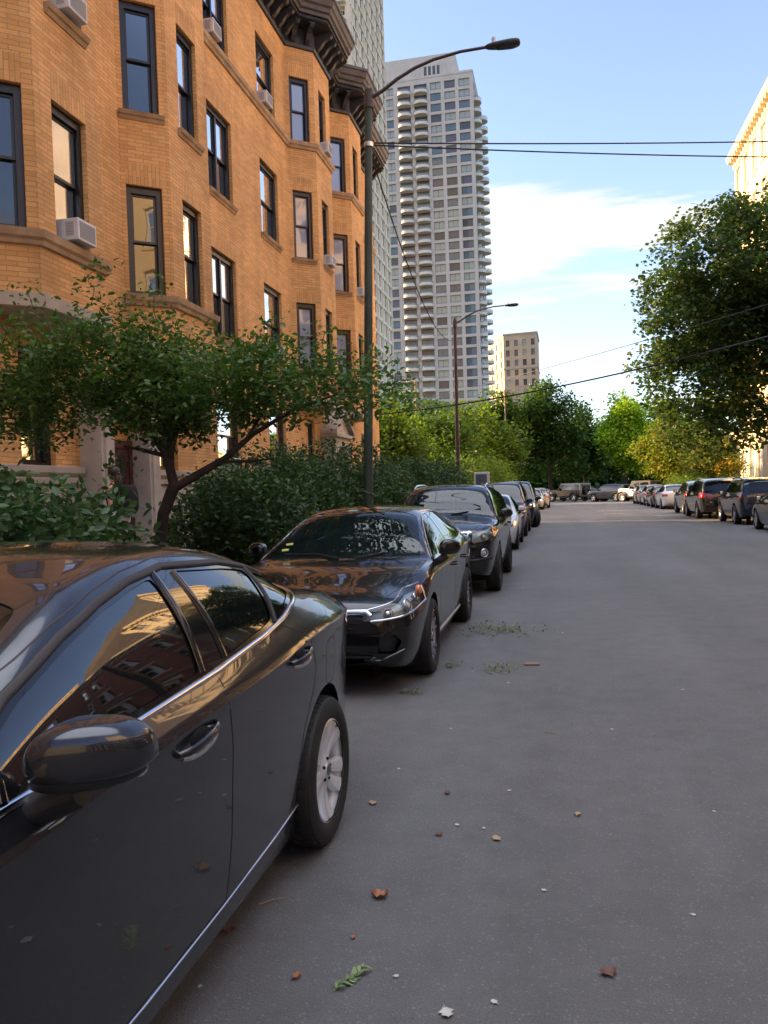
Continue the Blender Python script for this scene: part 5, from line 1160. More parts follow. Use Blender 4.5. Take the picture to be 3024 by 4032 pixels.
sedan('white sedan with red tail lights and a low wide bumper in the right row', 6.85, 54.0, 1, P_white, W=1.80, L=4.6, H=1.48, group=GR, ds=.05)
sedan('black sedan just ahead of the white sedan in the right row', 6.75, 58.3, 1, P_black, W=1.78, L=4.5, H=1.44, group=GR)
sedan('white small car near the far end of the right row', 6.75, 63.0, 1, P_white, W=1.74, L=4.1, H=1.48, group=GR)
sedan('champagne sedan at the very end of the right row beside the white off roader', 6.7, 67.8, 1, P_cream, W=1.78, L=4.5, H=1.46, group=GR)
suv('grey compact SUV parked diagonally between the black and the white off roaders', 4.0, 76.6, (math.pi / 2 - .12,), P_mid, W=1.82, L=4.5, H=1.64, group=GC, cladding=True, wheel_=None) if False else suv('grey compact SUV parked diagonally between the black and the white off roaders', 4.7, 76.8, (R(46),), P_mid, W=1.82, L=4.5, H=1.64, group=GC, cladding=True)
def offroader(label, x, y, rz, pm, L, two_door=False):
    root = tag(empty('off_roader', (x, y, 0), rz), label, 'car', GC); h = .80; yf = L / 2
    def bx(name, m, *b, par=None, bev=.02):
        mb = MB()
        for q in b: mb.box(*q)
        return mb.build(name, m, par or root, bevel=bev)
    body = bx('body', pm, (-h, h, -yf + .1, yf - .35, .52, 1.12), (-h * .82, h * .82, yf - .36, yf - .12, .62, 1.08), bev=.03)
    mb = MB(); zr = 1.82; mb.mesh([(-h, yf - 1.45, 1.12), (h, yf - 1.45, 1.12), (h, -yf + .1, 1.12), (-h, -yf + .1, 1.12), (-h * .86, yf - 1.72, zr), (h * .86, yf - 1.72, zr), (h * .88, -yf + .14, zr), (-h * .88, -yf + .14, zr)], [(4, 7, 6, 5), (0, 4, 5, 1), (1, 5, 6, 2), (2, 6, 7, 3), (3, 7, 4, 0)])
    mb.build('cabin', pm if not two_door else M_canvas, body, bevel=.03)
    bx('bonnet', pm, (-.58, .58, yf - 1.5, yf - .14, 1.10, 1.17), par=body, bev=.03)
    for sd in (1, -1):
        for yy in (yf - .75, -yf + .95):
            make_wheel(root, sd * .90, yy, .40, sd, .23, .26, 'five', far=True, rimm=M_satin)
            mb = MB(); P = [(sd * .86, yy + .55 * math.cos(a), .42 + .48 * math.sin(a)) for a in np.linspace(.25, math.pi - .25, 9)]
            for i in range(8):
                a, b = P[i], P[i + 1]; mb.mesh([(sd * .74, a[1], a[2]), (sd * .97, a[1], a[2]), (sd * .97, b[1], b[2]), (sd * .74, b[1], b[2]), (sd * .74, a[1], a[2] + .06), (sd * .97, a[1], a[2] + .05), (sd * .97, b[1], b[2] + .05), (sd * .74, b[1], b[2] + .06)], [(0, 1, 2, 3), (4, 7, 6, 5), (1, 5, 6, 2), (0, 4, 5, 1), (2, 6, 7, 3)])
            mb.build('wheel_flare', M_blackp, root)
        n = [(yf - 1.82, yf - 2.55), (yf - 2.65, yf - 3.3), (yf - 3.42, -yf + .3)] if not two_door else [(yf - 1.82, yf - 2.55), (yf - 2.7, -yf + .3)]
        for (a, b) in n:
            mb = MB(); f = lambda z: h - (h * .13) * (z - 1.12) / .70 + .004; mb.mesh([(sd * f(1.18), a + .08, 1.18), (sd * f(1.18), b, 1.18), (sd * f(1.68), b, 1.68), (sd * f(1.68), a, 1.68), (sd * (f(1.18) - .02), a + .08, 1.18), (sd * (f(1.18) - .02), b, 1.18), (sd * (f(1.68) - .02), b, 1.68), (sd * (f(1.68) - .02), a, 1.68)], [(0, 1, 2, 3), (4, 7, 6, 5), (0, 4, 5, 1), (1, 5, 6, 2), (2, 6, 7, 3), (3, 7, 4, 0)]); mb.build('side_window', G_dark, root)
        for a in ([yf - 1.6, yf - 2.6, yf - 3.36] if not two_door else [yf - 1.6, yf - 2.62]): bx('panel_gap', M_seam, (sd * h - .002, sd * h + .002, a - .004, a + .004, .55, 1.12), par=body, bev=0)
        bx('side_mirror', M_blackp, (sd * .82 if sd > 0 else -1.02, 1.02 if sd > 0 else -.82, yf - 1.78, yf - 1.66, 1.16, 1.36))
        bx('taillight', M_redlens, (sd * .78 - .07, sd * .78 + .07, -yf + .04, -yf + .12, .82, 1.06)); bx('side_step', M_blackp, (sd * .78 - .08, sd * .78 + .08, -yf + 1.5, yf - 1.3, .42, .48))
        mb = MB(); mb.lathe([(.10, 0), (.09, .03), (.0001, .04)], 16, axis='x'); mb.v = [(v[1] + sd * .45, yf - .12 + v[0], v[2] + .9) for v in mb.v]; mb.build('headlight', M_bulb, root, smooth=60)
    bx('windshield', G_dark, (-.64, .64, yf - 1.62, yf - 1.58, 1.2, 1.72)).rotation_euler = (0, 0, 0)
    bx('front_bumper', M_blackp, (-.85, .85, yf - .12, yf + .08, .48, .66)); bx('rear_bumper', M_blackp, (-.85, .85, -yf - .08, -yf + .1, .48, .66)); bx('rear_window', G_dark, (-.6, .6, -yf + .09, -yf + .11, 1.2, 1.7))
    mb = MB(); mb.lathe([(.22, -.04), (.25, -.10), (.38, -.12), (.40, -.02), (.38, .1), (.2, .1)], 24); sp = mb.build('spare_wheel', M_tyre, root, smooth=40); sp.rotation_euler = (0, 0, -math.pi / 2); sp.location = (0, -yf - .02, 1.0)
    mb = MB(); mb.lathe([(.25, -.09), (.06, -.10), (.0001, -.12)], 16); r_ = mb.build('rim', M_satin, sp, smooth=40)
    return root
M_canvas = mat('dark_canvas', (.06, .055, .05), .85)
offroader('black four door off roader with rear spare wheel parked diagonally far ahead', 1.0, 81.6, R(48), P_black, 4.5)
offroader('white two door off roader with dark soft top parked diagonally at the right far end', 6.9, 73.2, R(44), P_white, 3.9, True)
# ------------------------------------------------------------------ vegetation
def rdir(n, rng): v = rng.normal(size=(n, 3)); return v / np.linalg.norm(v, axis=1)[:, None]
def leaf_mesh(name, P, size, mat_, parent, rng, aspect=.5, droop=.35, fold=True, up=.55):
    """one small folded leaf blade per point"""
    n = len(P); t = rdir(n, rng); t[:, 2] = t[:, 2] * .6 - droop * .5; t /= np.linalg.norm(t, axis=1)[:, None]
    nn = rdir(n, rng) * (1 - up); nn[:, 2] += up; b = np.cross(nn, t); b /= np.maximum(np.linalg.norm(b, axis=1)[:, None], 1e-6); nn = np.cross(t, b)
    L = size * rng.uniform(.6, 1.25, n)[:, None]; Wd = L * aspect * .5
    if fold:
        V = np.stack([P, P + t * L * .35 + b * Wd + nn * L * .07, P + t * L * .75 + b * Wd * .75 + nn * L * .06, P + t * L, P + t * L * .75 - b * Wd * .75 + nn * L * .06, P + t * L * .35 - b * Wd + nn * L * .07], 1).reshape(-1, 3)
        i = np.arange(n)[:, None] * 6; F = np.concatenate([i + np.array([[0, 3, 2, 1]]), i + np.array([[0, 5, 4, 3]])])
    else:
        V = np.stack([P, P + t * L * .5 + b * Wd, P + t * L, P + t * L * .5 - b * Wd], 1).reshape(-1, 3); i = np.arange(n)[:, None] * 4; F = i + np.array([[0, 3, 2, 1]])
    return np_mesh(name, V, F, mat_, parent)
def blob_points(blobs, n, rng, shell=.55):
    vol = np.array([b[3] * b[4] * b[5] for b in blobs]); k = rng.choice(len(blobs), n, p=vol / vol.sum()); d = rdir(n, rng); r = rng.uniform(shell**3, 1, n)**(1 / 3); B = np.array(blobs)
    return B[k, :3] + d * r[:, None] * B[k, 3:6]
def grow(mb, limbs, targets, r_twig=.008, wob=.1, rng=None):
    """join every cluster to the nearest bit of wood already there"""
    nodes = []; 
    for pts, rad in limbs:
        mb.tube(pts, rad, 9)
        for i in range(len(pts) - 1):
            for k in range(4): nodes.append(Vector(pts[i]).lerp(Vector(pts[i + 1]), k / 4))
        nodes.append(Vector(pts[-1]))
    N = np.array([tuple(p) for p in nodes]); T = targets[np.argsort(np.linalg.norm(targets - N.mean(0), axis=1))]
    for t in T:
        d = np.linalg.norm(N - t, axis=1) + .6 * np.maximum(0, N[:, 2] - t[2]); j = int(np.argmin(d)); a = N[j]; L = np.linalg.norm(t - a)
        if L < .03: continue
        m = (a + t) / 2 + (rng.normal(size=3) * wob * L); m[2] += .06 * L; k = min(4., max(1., L * 1.2)); mb.tube([a, m, t], [r_twig * k, r_twig * k * .75, r_twig * .5], 4, cap=False)
        N = np.concatenate([N, [(a + m) / 2, m, (m + t) / 2, t]])
def tree(label, cat, loc, limbs, blobs, ncl, per, spread, lsize, lm, group=None, name='tree', seed=1, aspect=.5, twig=.008, bark=None, fold=False, shell=.5, extra_t=None, up=.55, droop=.35):
    rng = np.random.default_rng(seed); root = tag(empty(name, loc), label, cat, group); o = np.array(loc); T = blob_points(blobs, ncl, rng, shell)
    if extra_t is not None: T = np.concatenate([T, np.array(extra_t)])
    T = T - o; limbs = [([tuple(np.array(p) - o) for p in pts], rad) for pts, rad in limbs]
    mb = MB(); grow(mb, limbs, T, twig, .12, rng); mb.build('trunk' if cat == 'tree' else 'stem', bark or M_bark, root, smooth=60)
    P = np.repeat(T, per, 0) + rng.normal(size=(len(T) * per, 3)) * spread * np.array([1, 1, .75]); P = P[P[:, 2] + o[2] > .15]
    leaf_mesh('crown' if cat == 'tree' else 'foliage', P, lsize, lm, root, rng, aspect, droop, fold, up); return root
LM_fg = leaf_mat('leaf_small_tree', (.048, .105, .020), (.10, .18, .038), (.15, .20, .05), .35, .07, 1.2)
LM_bush = leaf_mat('leaf_bush', (.035, .085, .028), (.070, .145, .045), (.13, .22, .06), .3, .10, 2.)
LM_hedge = leaf_mat('leaf_hedge', (.020, .050, .015), (.055, .11, .028), (.12, .18, .05), .3, .08, 1.3)
LM_park = leaf_mat('leaf_park', (.045, .095, .014), (.12, .18, .022), (.24, .27, .03), .42, .05, .25)
LM_lime = leaf_mat('leaf_lime', (.13, .24, .02), (.26, .38, .035), (.38, .46, .05), .45, .05, .3)
LM_orange = leaf_mat('leaf_autumn', (.07, .13, .02), (.20, .20, .025), (.42, .17, .03), .45, .05, .5)
LM_maple = leaf_mat('leaf_maple', (.030, .062, .017), (.062, .105, .024), (.17, .15, .03), .35, .06, .35)
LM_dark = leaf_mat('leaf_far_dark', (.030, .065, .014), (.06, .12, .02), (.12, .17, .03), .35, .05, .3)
# foreground small tree
limbs = [([(-4.34, 8.0, .1), (-4.31, 8.0, .7), (-4.29, 8.0, 1.1), (-4.235, 8.0, 1.45), (-4.09, 8.0, 1.76)], [.085, .072, .066, .064, .068]),
         ([(-4.09, 8.0, 1.74), (-4.15, 8.02, 1.95), (-4.20, 8.05, 2.1), (-4.40, 8.1, 2.35), (-4.75, 8.2, 2.6), (-5.2, 8.0, 2.8)], [.058, .05, .046, .034, .024, .014]),
         ([(-4.20, 8.05, 2.08), (-4.45, 7.95, 2.16), (-4.62, 7.9, 2.2)], [.026, .02, .012]),
         ([(-4.17, 8.05, 2.05), (-4.05, 8.1, 2.5), (-4.1, 8.2, 2.95), (-4.25, 8.2, 3.3)], [.04, .03, .022, .014]),
         ([(-4.06, 8.0, 1.74), (-3.80, 8.0, 1.87), (-3.52, 8.05, 2.02), (-3.2, 8.1, 2.28), (-2.75, 8.15, 2.52), (-2.3, 8.2, 2.66)], [.05, .044, .038, .028, .018, .010]),
         ([(-3.55, 8.05, 2.0), (-3.2, 7.95, 1.98), (-2.9, 7.9, 2.0)], [.02, .015, .009]), ([(-3.3, 8.1, 2.2), (-3.1, 8.3, 2.6), (-2.9, 8.4, 3.0)], [.02, .014, .009])]
blobs = [(-5.55, 8.0, 3.08, 1.0, 1.0, .60), (-4.6, 8.2, 3.12, .85, 1.1, .66), (-4.35, 8.1, 2.65, .8, 1.0, .40), (-3.65, 8.3, 2.92, .9, 1.0, .55), (-2.9, 8.3, 2.85, .75, .9, .48), (-2.1, 8.3, 2.72, .55, .6, .36), (-6.0, 8.0, 2.62, .65, .7, .42), (-3.7, 8.1, 2.35, .55, .6, .22)]
tree('small spreading tree with dark bent trunk in front of the brick building', 'tree', (-4.34, 8.0, .1), limbs, blobs, 760, 28, .10, .074, LM_fg, seed=4, aspect=.52, twig=.005, fold=True, shell=.25,
     extra_t=[(-5.05, 8.1, 3.9), (-5.1, 8.1, 4.08), (-5.0, 8.1, 4.2), (-5.75, 8, 3.85), (-5.8, 8, 4.0), (-1.75, 8.3, 2.62), (-1.62, 8.3, 2.68), (-3.0, 8.2, 3.5), (-2.4, 8.2, 3.35), (-4.3, 8.2, 3.95), (-4.75, 7.9, 2.05), (-4.6, 7.9, 1.95)])
def shrub(label, c, r, n, per, spread, ls, lm, seed, aspect=.5, group=None, zt=None):
    blobs = [(c[0], c[1], c[2], *r)]; rg = random.Random(seed)
    for _ in range(7): a = rg.uniform(0, 6.28); blobs.append((c[0] + math.cos(a) * r[0] * .6, c[1] + math.sin(a) * r[1] * .6, c[2] + rg.uniform(-.3, .55) * r[2], r[0] * .5, r[1] * .5, r[2] * .5))
    limbs = [([(c[0] + rg.uniform(-.2, .2), c[1] + rg.uniform(-.25, .25), .1), (c[0] + rg.uniform(-.6, .6) * r[0], c[1] + rg.uniform(-.6, .6) * r[1], c[2] + rg.uniform(-.2, .3) * r[2])], [.025, .01]) for _ in range(7)]
    return tree(label, 'shrub', (c[0], c[1], .1), limbs, blobs, n, per, spread, ls, lm, group, 'shrub', seed, aspect, .005, None, True, .6, up=.4, droop=.2)
shrub('large leafed green bush at the left edge behind the grey sedan', (-4.85, 6.15, 1.05), (1.0, 1.2, .88), 430, 22, .12, .105, LM_bush, 11, .5)
shrub('small leafy sapling at the foot of the small tree', (-4.35, 7.35, .95), (.28, .28, .42), 22, 12, .07, .12, LM_hedge, 12, .55)
GH = 'dense dark shrubs along the left sidewalk'
for i, (x, y, z, rx, ry, rz, lab, nn) in enumerate([(-4.5, 10.75, 1.0, .95, 1.25, 1.02, 'dense dark shrub right behind the black sedan roof', 620), (-4.75, 13.1, 1.2, 1.05, 1.6, 1.22, 'dark shrub just left of the nearest lamp pole', 560), (-4.8, 16.3, 1.35, 1.1, 1.9, 1.3, 'dark shrub just right of the nearest lamp pole', 520), (-4.9, 20.3, 1.3, 1.1, 2.2, 1.28, 'dark shrub above the roof of the black SUV', 480),
                                               (-4.9, 24.8, 1.35, 1.1, 2.5, 1.3, 'dark shrub above the dark red SUV', 440), (-5.0, 29.8, 1.4, 1.2, 2.8, 1.4, 'dark shrub above the dark blue vehicle in the left row', 420), (-5.2, 35.3, 1.45, 1.3, 3.0, 1.5, 'dark shrub at the foot of the second lamp pole', 400)]):
    shrub(lab, (x, y, z), (rx, ry, rz), nn, 24, .15, .085 + i * .006, LM_hedge, 20 + i, .5, GH)
def park_tree(label, x, y, h, r, lm, seed, n=240, per=24, ls=.26, spread=.42, low=.22, group='trees of the park beyond the brick building', name='tree', tr=None):
    rg = random.Random(seed); tr = tr or .012 * h + .08; blobs = []
    zc = h * (1 + low) / 2; rz = h * (1 - low) / 2
    for k in range(9): a = rg.uniform(0, 6.28); q = rg.uniform(.25, .62); blobs.append((x + math.cos(a) * r * q, y + math.sin(a) * r * q, zc + rg.uniform(-.55, .45) * rz, r * rg.uniform(.36, .5), r * rg.uniform(.36, .5), rz * rg.uniform(.3, .42)))
    blobs.append((x, y, h - rz * .38, r * .42, r * .42, rz * .38)); blobs.append((x, y, zc, r * .5, r * .5, rz * .6))
    limbs = [([(x, y, 0), (x + rg.uniform(-.2, .2), y, h * .22), (x + rg.uniform(-.3, .3), y, h * .5), (x + rg.uniform(-.4, .4), y, h * .78)], [tr * 1.15, tr * .85, tr * .5, tr * .2])]
    for k in range(6): a = rg.uniform(0, 6.28); z0 = h * rg.uniform(.22, .5); limbs.append(([(x, y, z0), (x + math.cos(a) * r * .35, y + math.sin(a) * r * .35, z0 + h * .12), (x + math.cos(a) * r * .7, y + math.sin(a) * r * .7, z0 + h * .24)], [tr * .45, tr * .3, tr * .12]))
    return tree(label, 'tree', (x, y, 0), limbs, blobs, n, per, spread, ls, lm, group, name, seed, .75, .02, None, False, .35)
park = [(-8.6, 41.5, 6.6, 3.0, LM_park, 'bright yellow green tree emerging right beside the brick building corner', 300, .17, .3), (-7.3, 48, 6.4, 3.0, LM_park, 'broad green tree left of the second lamp pole', 300, .18, .3), (-10.5, 53, 8.6, 3.6, LM_dark, 'dark tree behind the third lamp pole', 300, .2, .34),
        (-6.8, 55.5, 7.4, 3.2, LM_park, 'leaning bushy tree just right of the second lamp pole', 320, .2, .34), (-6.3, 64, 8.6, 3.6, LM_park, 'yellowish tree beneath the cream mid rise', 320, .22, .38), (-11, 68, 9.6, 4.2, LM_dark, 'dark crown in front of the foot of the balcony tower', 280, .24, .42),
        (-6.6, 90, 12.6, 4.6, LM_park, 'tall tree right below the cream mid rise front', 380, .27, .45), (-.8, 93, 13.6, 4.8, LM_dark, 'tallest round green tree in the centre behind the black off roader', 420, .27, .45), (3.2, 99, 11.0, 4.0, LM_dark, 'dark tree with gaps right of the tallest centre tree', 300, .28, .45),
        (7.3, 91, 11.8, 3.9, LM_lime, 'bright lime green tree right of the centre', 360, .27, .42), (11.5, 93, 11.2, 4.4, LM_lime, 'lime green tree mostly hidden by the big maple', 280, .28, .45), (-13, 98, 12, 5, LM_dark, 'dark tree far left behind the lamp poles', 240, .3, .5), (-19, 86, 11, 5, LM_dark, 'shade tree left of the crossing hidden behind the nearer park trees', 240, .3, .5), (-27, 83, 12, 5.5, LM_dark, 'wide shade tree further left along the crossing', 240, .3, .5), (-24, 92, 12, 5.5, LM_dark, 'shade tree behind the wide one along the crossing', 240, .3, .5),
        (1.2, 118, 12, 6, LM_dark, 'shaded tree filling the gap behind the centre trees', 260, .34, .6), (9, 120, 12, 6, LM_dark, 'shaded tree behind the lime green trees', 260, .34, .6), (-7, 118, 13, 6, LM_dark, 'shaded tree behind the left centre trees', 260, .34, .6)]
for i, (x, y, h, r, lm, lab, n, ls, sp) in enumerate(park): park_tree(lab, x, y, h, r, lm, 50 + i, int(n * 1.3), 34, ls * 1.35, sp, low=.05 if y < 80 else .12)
park_tree('orange and green autumn tree between the lime tree and the right row of cars', 9.7, 76, 7.6, 3.4, LM_orange, 81, 480, 32, .26, .34, low=.2, group='trees along the right side')
park_tree('small yellowing tree with bare lower limbs in front of the low cream wing', 10.6, 60, 5.6, 2.4, LM_orange, 82, 280, 26, .2, .28, low=.3, group='trees along the right side')
for i, (x, y, z, r, lab) in enumerate([(12.3, 64, 1.2, 1.8, 'low green shrub beside the low cream wing'), (10.9, 70, 1.1, 2.2, 'pale green shrub above the roof of the white right row sedan')]): shrub(lab, (x, y, z), (r, r * 1.4, 1.1), 220, 20, .25, .14, LM_park, 90 + i)
for i, (x, y, z, r, lab) in enumerate([(-9, 86.5, 1.0, 3.2, 'low shrubs under the trees left of the black off roader'), (-12, 75, 1.5, 3.5, 'shrub mass at the left beyond the third lamp pole'), (-5.2, 45, 1.5, 1.6, 'shrub just right of the second lamp pole foot'), (-5.0, 52, 1.6, 1.8, 'shrub behind the champagne sedan in the left row'), (-4.8, 60, 1.6, 1.9, 'farthest shrub of the left sidewalk')]): shrub(lab, (x, y, z), (r, r * 1.4, z + .5), 300, 22, .3, .17, LM_park if y < 70 else LM_dark, 190 + i)
rng = np.random.default_rng(77); n = 60000; xx = rng.uniform(-75, 75, n); hh = 9.5 + 2.5 * np.sin(xx * .21) + 1.5 * np.sin(xx * .53 + 1); yy = rng.uniform(135, 160, n); P = np.stack([xx, yy, rng.uniform(0, 1, n)**.7 * hh], 1)
tag(leaf_mesh('distant_woodland', P, 1.15, LM_dark, None, rng, .8, .3, False, .5), 'distant belt of trees closing the view beyond the park', 'woodland', None, 'stuff')
# big maple on the right
mb_ = [(7.2, 36, 10.6, 3.2, 3.6, 2.6), (9.8, 36.5, 11.4, 3.2, 3.8, 2.5), (6.0, 35.8, 8.3, 2.5, 3.2, 2.2), (5.9, 36, 5.9, 2.3, 3.0, 2.2), (7.8, 36, 7.4, 2.4, 3.2, 2.6), (6.6, 36, 4.0, 2.3, 2.6, 1.4), (10.6, 36, 8.0, 2.8, 3.6, 3.0), (12.6, 37, 9.5, 3, 3.4, 3.2), (4.6, 36, 9.9, 1.3, 1.6, .9), (4.2, 36, 6.6, 1.1, 1.4, 1.0)]
limbs = [([(9.7, 36, 0), (9.6, 36, 2.6), (9.2, 36, 5.0), (8.5, 36, 7.5), (8.1, 36, 10)], [.30, .25, .2, .13, .06]), ([(9.5, 36, 3.2), (8.0, 35.6, 5.0), (6.6, 35.5, 6.6), (5.2, 35.6, 7.8)], [.15, .11, .07, .03]), ([(9.3, 36, 4.6), (10.4, 36.3, 7.0), (11.2, 36.5, 9.5)], [.15, .10, .04]), ([(8.9, 36, 6.0), (7.2, 36.3, 8.0), (6.0, 36.3, 9.8)], [.12, .08, .03]), ([(9.6, 36, 2.8), (8.2, 36.3, 3.6), (6.8, 36.4, 4.0)], [.1, .06, .03]), ([(9.6, 35.9, 2.9), (10.8, 35, 4.2), (11.6, 34.6, 5)], [.1, .06, .03])]
tree('big dark maple overhanging the right row of cars', 'tree', (9.7, 36, 0), limbs, mb_, 1600, 48, .27, .20, LM_maple, 'trees along the right side', seed=31, aspect=.85, twig=.014, shell=.5)
# ------------------------------------------------------------------ street lamps and cables
def street_lamp(label, x, y, top, arm, ang=0., r=.10, armm=None, polem=None, lean=(0, 0)):
    root = tag(empty('street_lamp', (x, y, 0)), label, 'street lamp', 'street lamps along the street'); pm = polem or M_polegreen
    mb = MB(); mb.tube([(0, 0, .1), (lean[0] * .5, 0, top * .5), (lean[0], lean[1], top)], [r, r * .86, r * .72], 16); mb.tube([(0, 0, .1), (0, 0, .16)], r * 1.7, 12); mb.tube([(lean[0], lean[1], top - .02), (lean[0], lean[1], top + .05)], [r * .8, r * .3], 12); mb.build('pole', pm, root, smooth=40)
    P = [(lean[0] + a * math.cos(ang), lean[1] + a * math.sin(ang), z) for a, z in arm]; mb = MB(); mb.tube(P, [.038, .036, .034, .032, .030, .028][:len(P)] + [.028] * max(0, len(P) - 6), 10); mb.tube([(lean[0], lean[1], arm[0][1] - .18), (lean[0], lean[1], arm[0][1] + .12)], r * .95, 14); mb.build('arm', armm or M_polebrown, root, smooth=50)
    a, z = arm[-1]; hx = empty_part = MB(); c = (lean[0] + (a + .27) * math.cos(ang), lean[1] + (a + .27) * math.sin(ang), z)
    ca, sa = math.cos(ang), math.sin(ang)
    def sh(X, Y, Z): w = .75 + .5 * (X + .3) / .6; X2, Y2, Z2 = X, Y * w, Z * (.8 + .4 * (X + .3) / .6); return (X2 * ca - Y2 * sa, X2 * sa + Y2 * ca, Z2)
    superell(hx, c, (.32, .11, .055), .7, .6, 12, 24, sh); hd = hx.build('lamp_head', M_lampgrey, root, smooth=60)
    mb = MB(); superell(mb, (c[0] + .06 * ca, c[1] + .06 * sa, c[2] - .045), (.2, .085, .025), .6, .6, 8, 16, sh); mb.build('lens', M_lens, hd, smooth=60)
    mb = MB(); mb.tube([(c[0] - .16 * ca, c[1] - .16 * sa, c[2] + .04), (c[0] - .16 * ca, c[1] - .16 * sa, c[2] + .15)], .035, 12); mb.build('photocell', M_white, hd, smooth=50); return root
armp = [(0.02, 9.02), (.28, 9.14), (.55, 9.31), (.9, 9.47), (1.25, 9.57), (1.75, 9.64), (2.25, 9.65)]
l1 = street_lamp('nearest tall green lamp pole with a long curved arm over the street', -3.62, 14.85, 9.2, armp, lean=(.31, 0), r=.095)
mb = MB(); mb.tube([(.055, 0, 1.6), (.065, 0, 1.62)], .105, 16); mb.build('band', M_satin, l1); mb = MB(); mb.tube([(.28, 0, 8.12), (.285, 0, 8.2)], .095, 16); mb.build('band', M_satin, l1)
street_lamp('second lamp pole rising from the hedge before the balcony tower', -4.42, 35.8, 9.25, [(a, z + .0) for a, z in armp], lean=(.06, 0), r=.105, armm=M_polebrown, polem=M_polebrown)
M_poletan = mat('tan_pole_paint', (.22, .14, .08), .6)
street_lamp('tan lamp pole with its arm pointing left in front of the far park trees', -10.45, 60, 9.9, [(a * .75, z + .7) for a, z in armp], ang=math.pi + .3, polem=M_poletan, armm=M_poletan)
M_polered = mat('reddish_arm_paint', (.30, .09, .06), .55)
street_lamp('far lamp with reddish arm standing before the cream mid rise', -5.5, 88, 12.2, [(a * 1.15, z + 2.9) for a, z in armp], polem=M_poletan, armm=M_polered)
def cable(label, a, b, sag, r=.012, n=24, group='overhead cables'):
    a, b = Vector(a), Vector(b); P = [a.lerp(b, i / n) - Vector((0, 0, sag * 4 * (i / n) * (1 - i / n))) for i in range(n + 1)]; o = MB(); o.v = []; o.tube(P, r, 6); x = o.build('overhead_cable', M_cable, smooth=60); return tag(x, label, 'cable', group)
def pole_cable_end(x, y, h, lab):
    root = tag(empty('utility_pole', (x, y, 0)), lab, 'utility pole'); mb = MB(); mb.tube([(0, 0, 0), (0, 0, h)], [.14, .10], 12); mb.build('pole', M_bark, root, smooth=50); mb = MB(); mb.box(-.9, .9, -.05, .05, h - .7, h - .58); mb.build('cross_arm', M_bark, root)
pole_cable_end(12, 24, 11., 'wooden utility pole outside the picture on the right sidewalk')
cable('upper of the two cables crossing the sky from the nearest lamp pole', (-3.32, 14.85, 8.20), (12, 24, 10.35), .10, .014)
cable('lower of the two cables crossing the sky from the nearest lamp pole', (-3.32, 14.85, 8.16), (12, 24, 9.77), .12, .014)
cable('thick low cable sweeping up to the right across the trees', (-8.15, 35.7, 5.13), (11, 22, 6.6), .55, .028)
cable('thin cable rising to the right above the thick one', (-9.5, 54.6, 7.84), (11, 22, 7.45), .25, .016)
cable('slack cable drooping from the nearest lamp pole to the second one', (-3.33, 14.85, 8.1), (-4.40, 35.8, 8.3), 1.1, .014)
# ------------------------------------------------------------------ person with backpack, partly behind the bush
M_skin = mat('skin', (.50, .27, .18), .55); M_hair = mat('brown_hair', (.05, .025, .014), .5); M_blackcl = mat('black_cloth', (.012, .012, .014), .9); M_whitecl = mat('white_cloth', (.6, .6, .6), .9); M_shoe = mat('shoe', (.1, .1, .1), .7)
def skinned(name, V, E, Rr, m, parent, sub=2):
    me = bpy.data.meshes.new(name); me.from_pydata(V, E, []); o = link(name, me, parent); me.materials.append(m); o.modifiers.new('skin', 'SKIN'); sk = me.skin_vertices
    if not sk: 
        import bmesh; bm = bmesh.new(); bm.from_mesh(me); bm.verts.layers.skin.verify(); bm.to_mesh(me); bm.free(); sk = me.skin_vertices
    for i, r in enumerate(Rr): sk[0].data[i].radius = (r, r)
    sk[0].data[0].use_root = True; s = o.modifiers.new('sub', 'SUBSURF'); s.levels = s.render_levels = sub
    for p in me.polygons: p.use_smooth = True
    return o
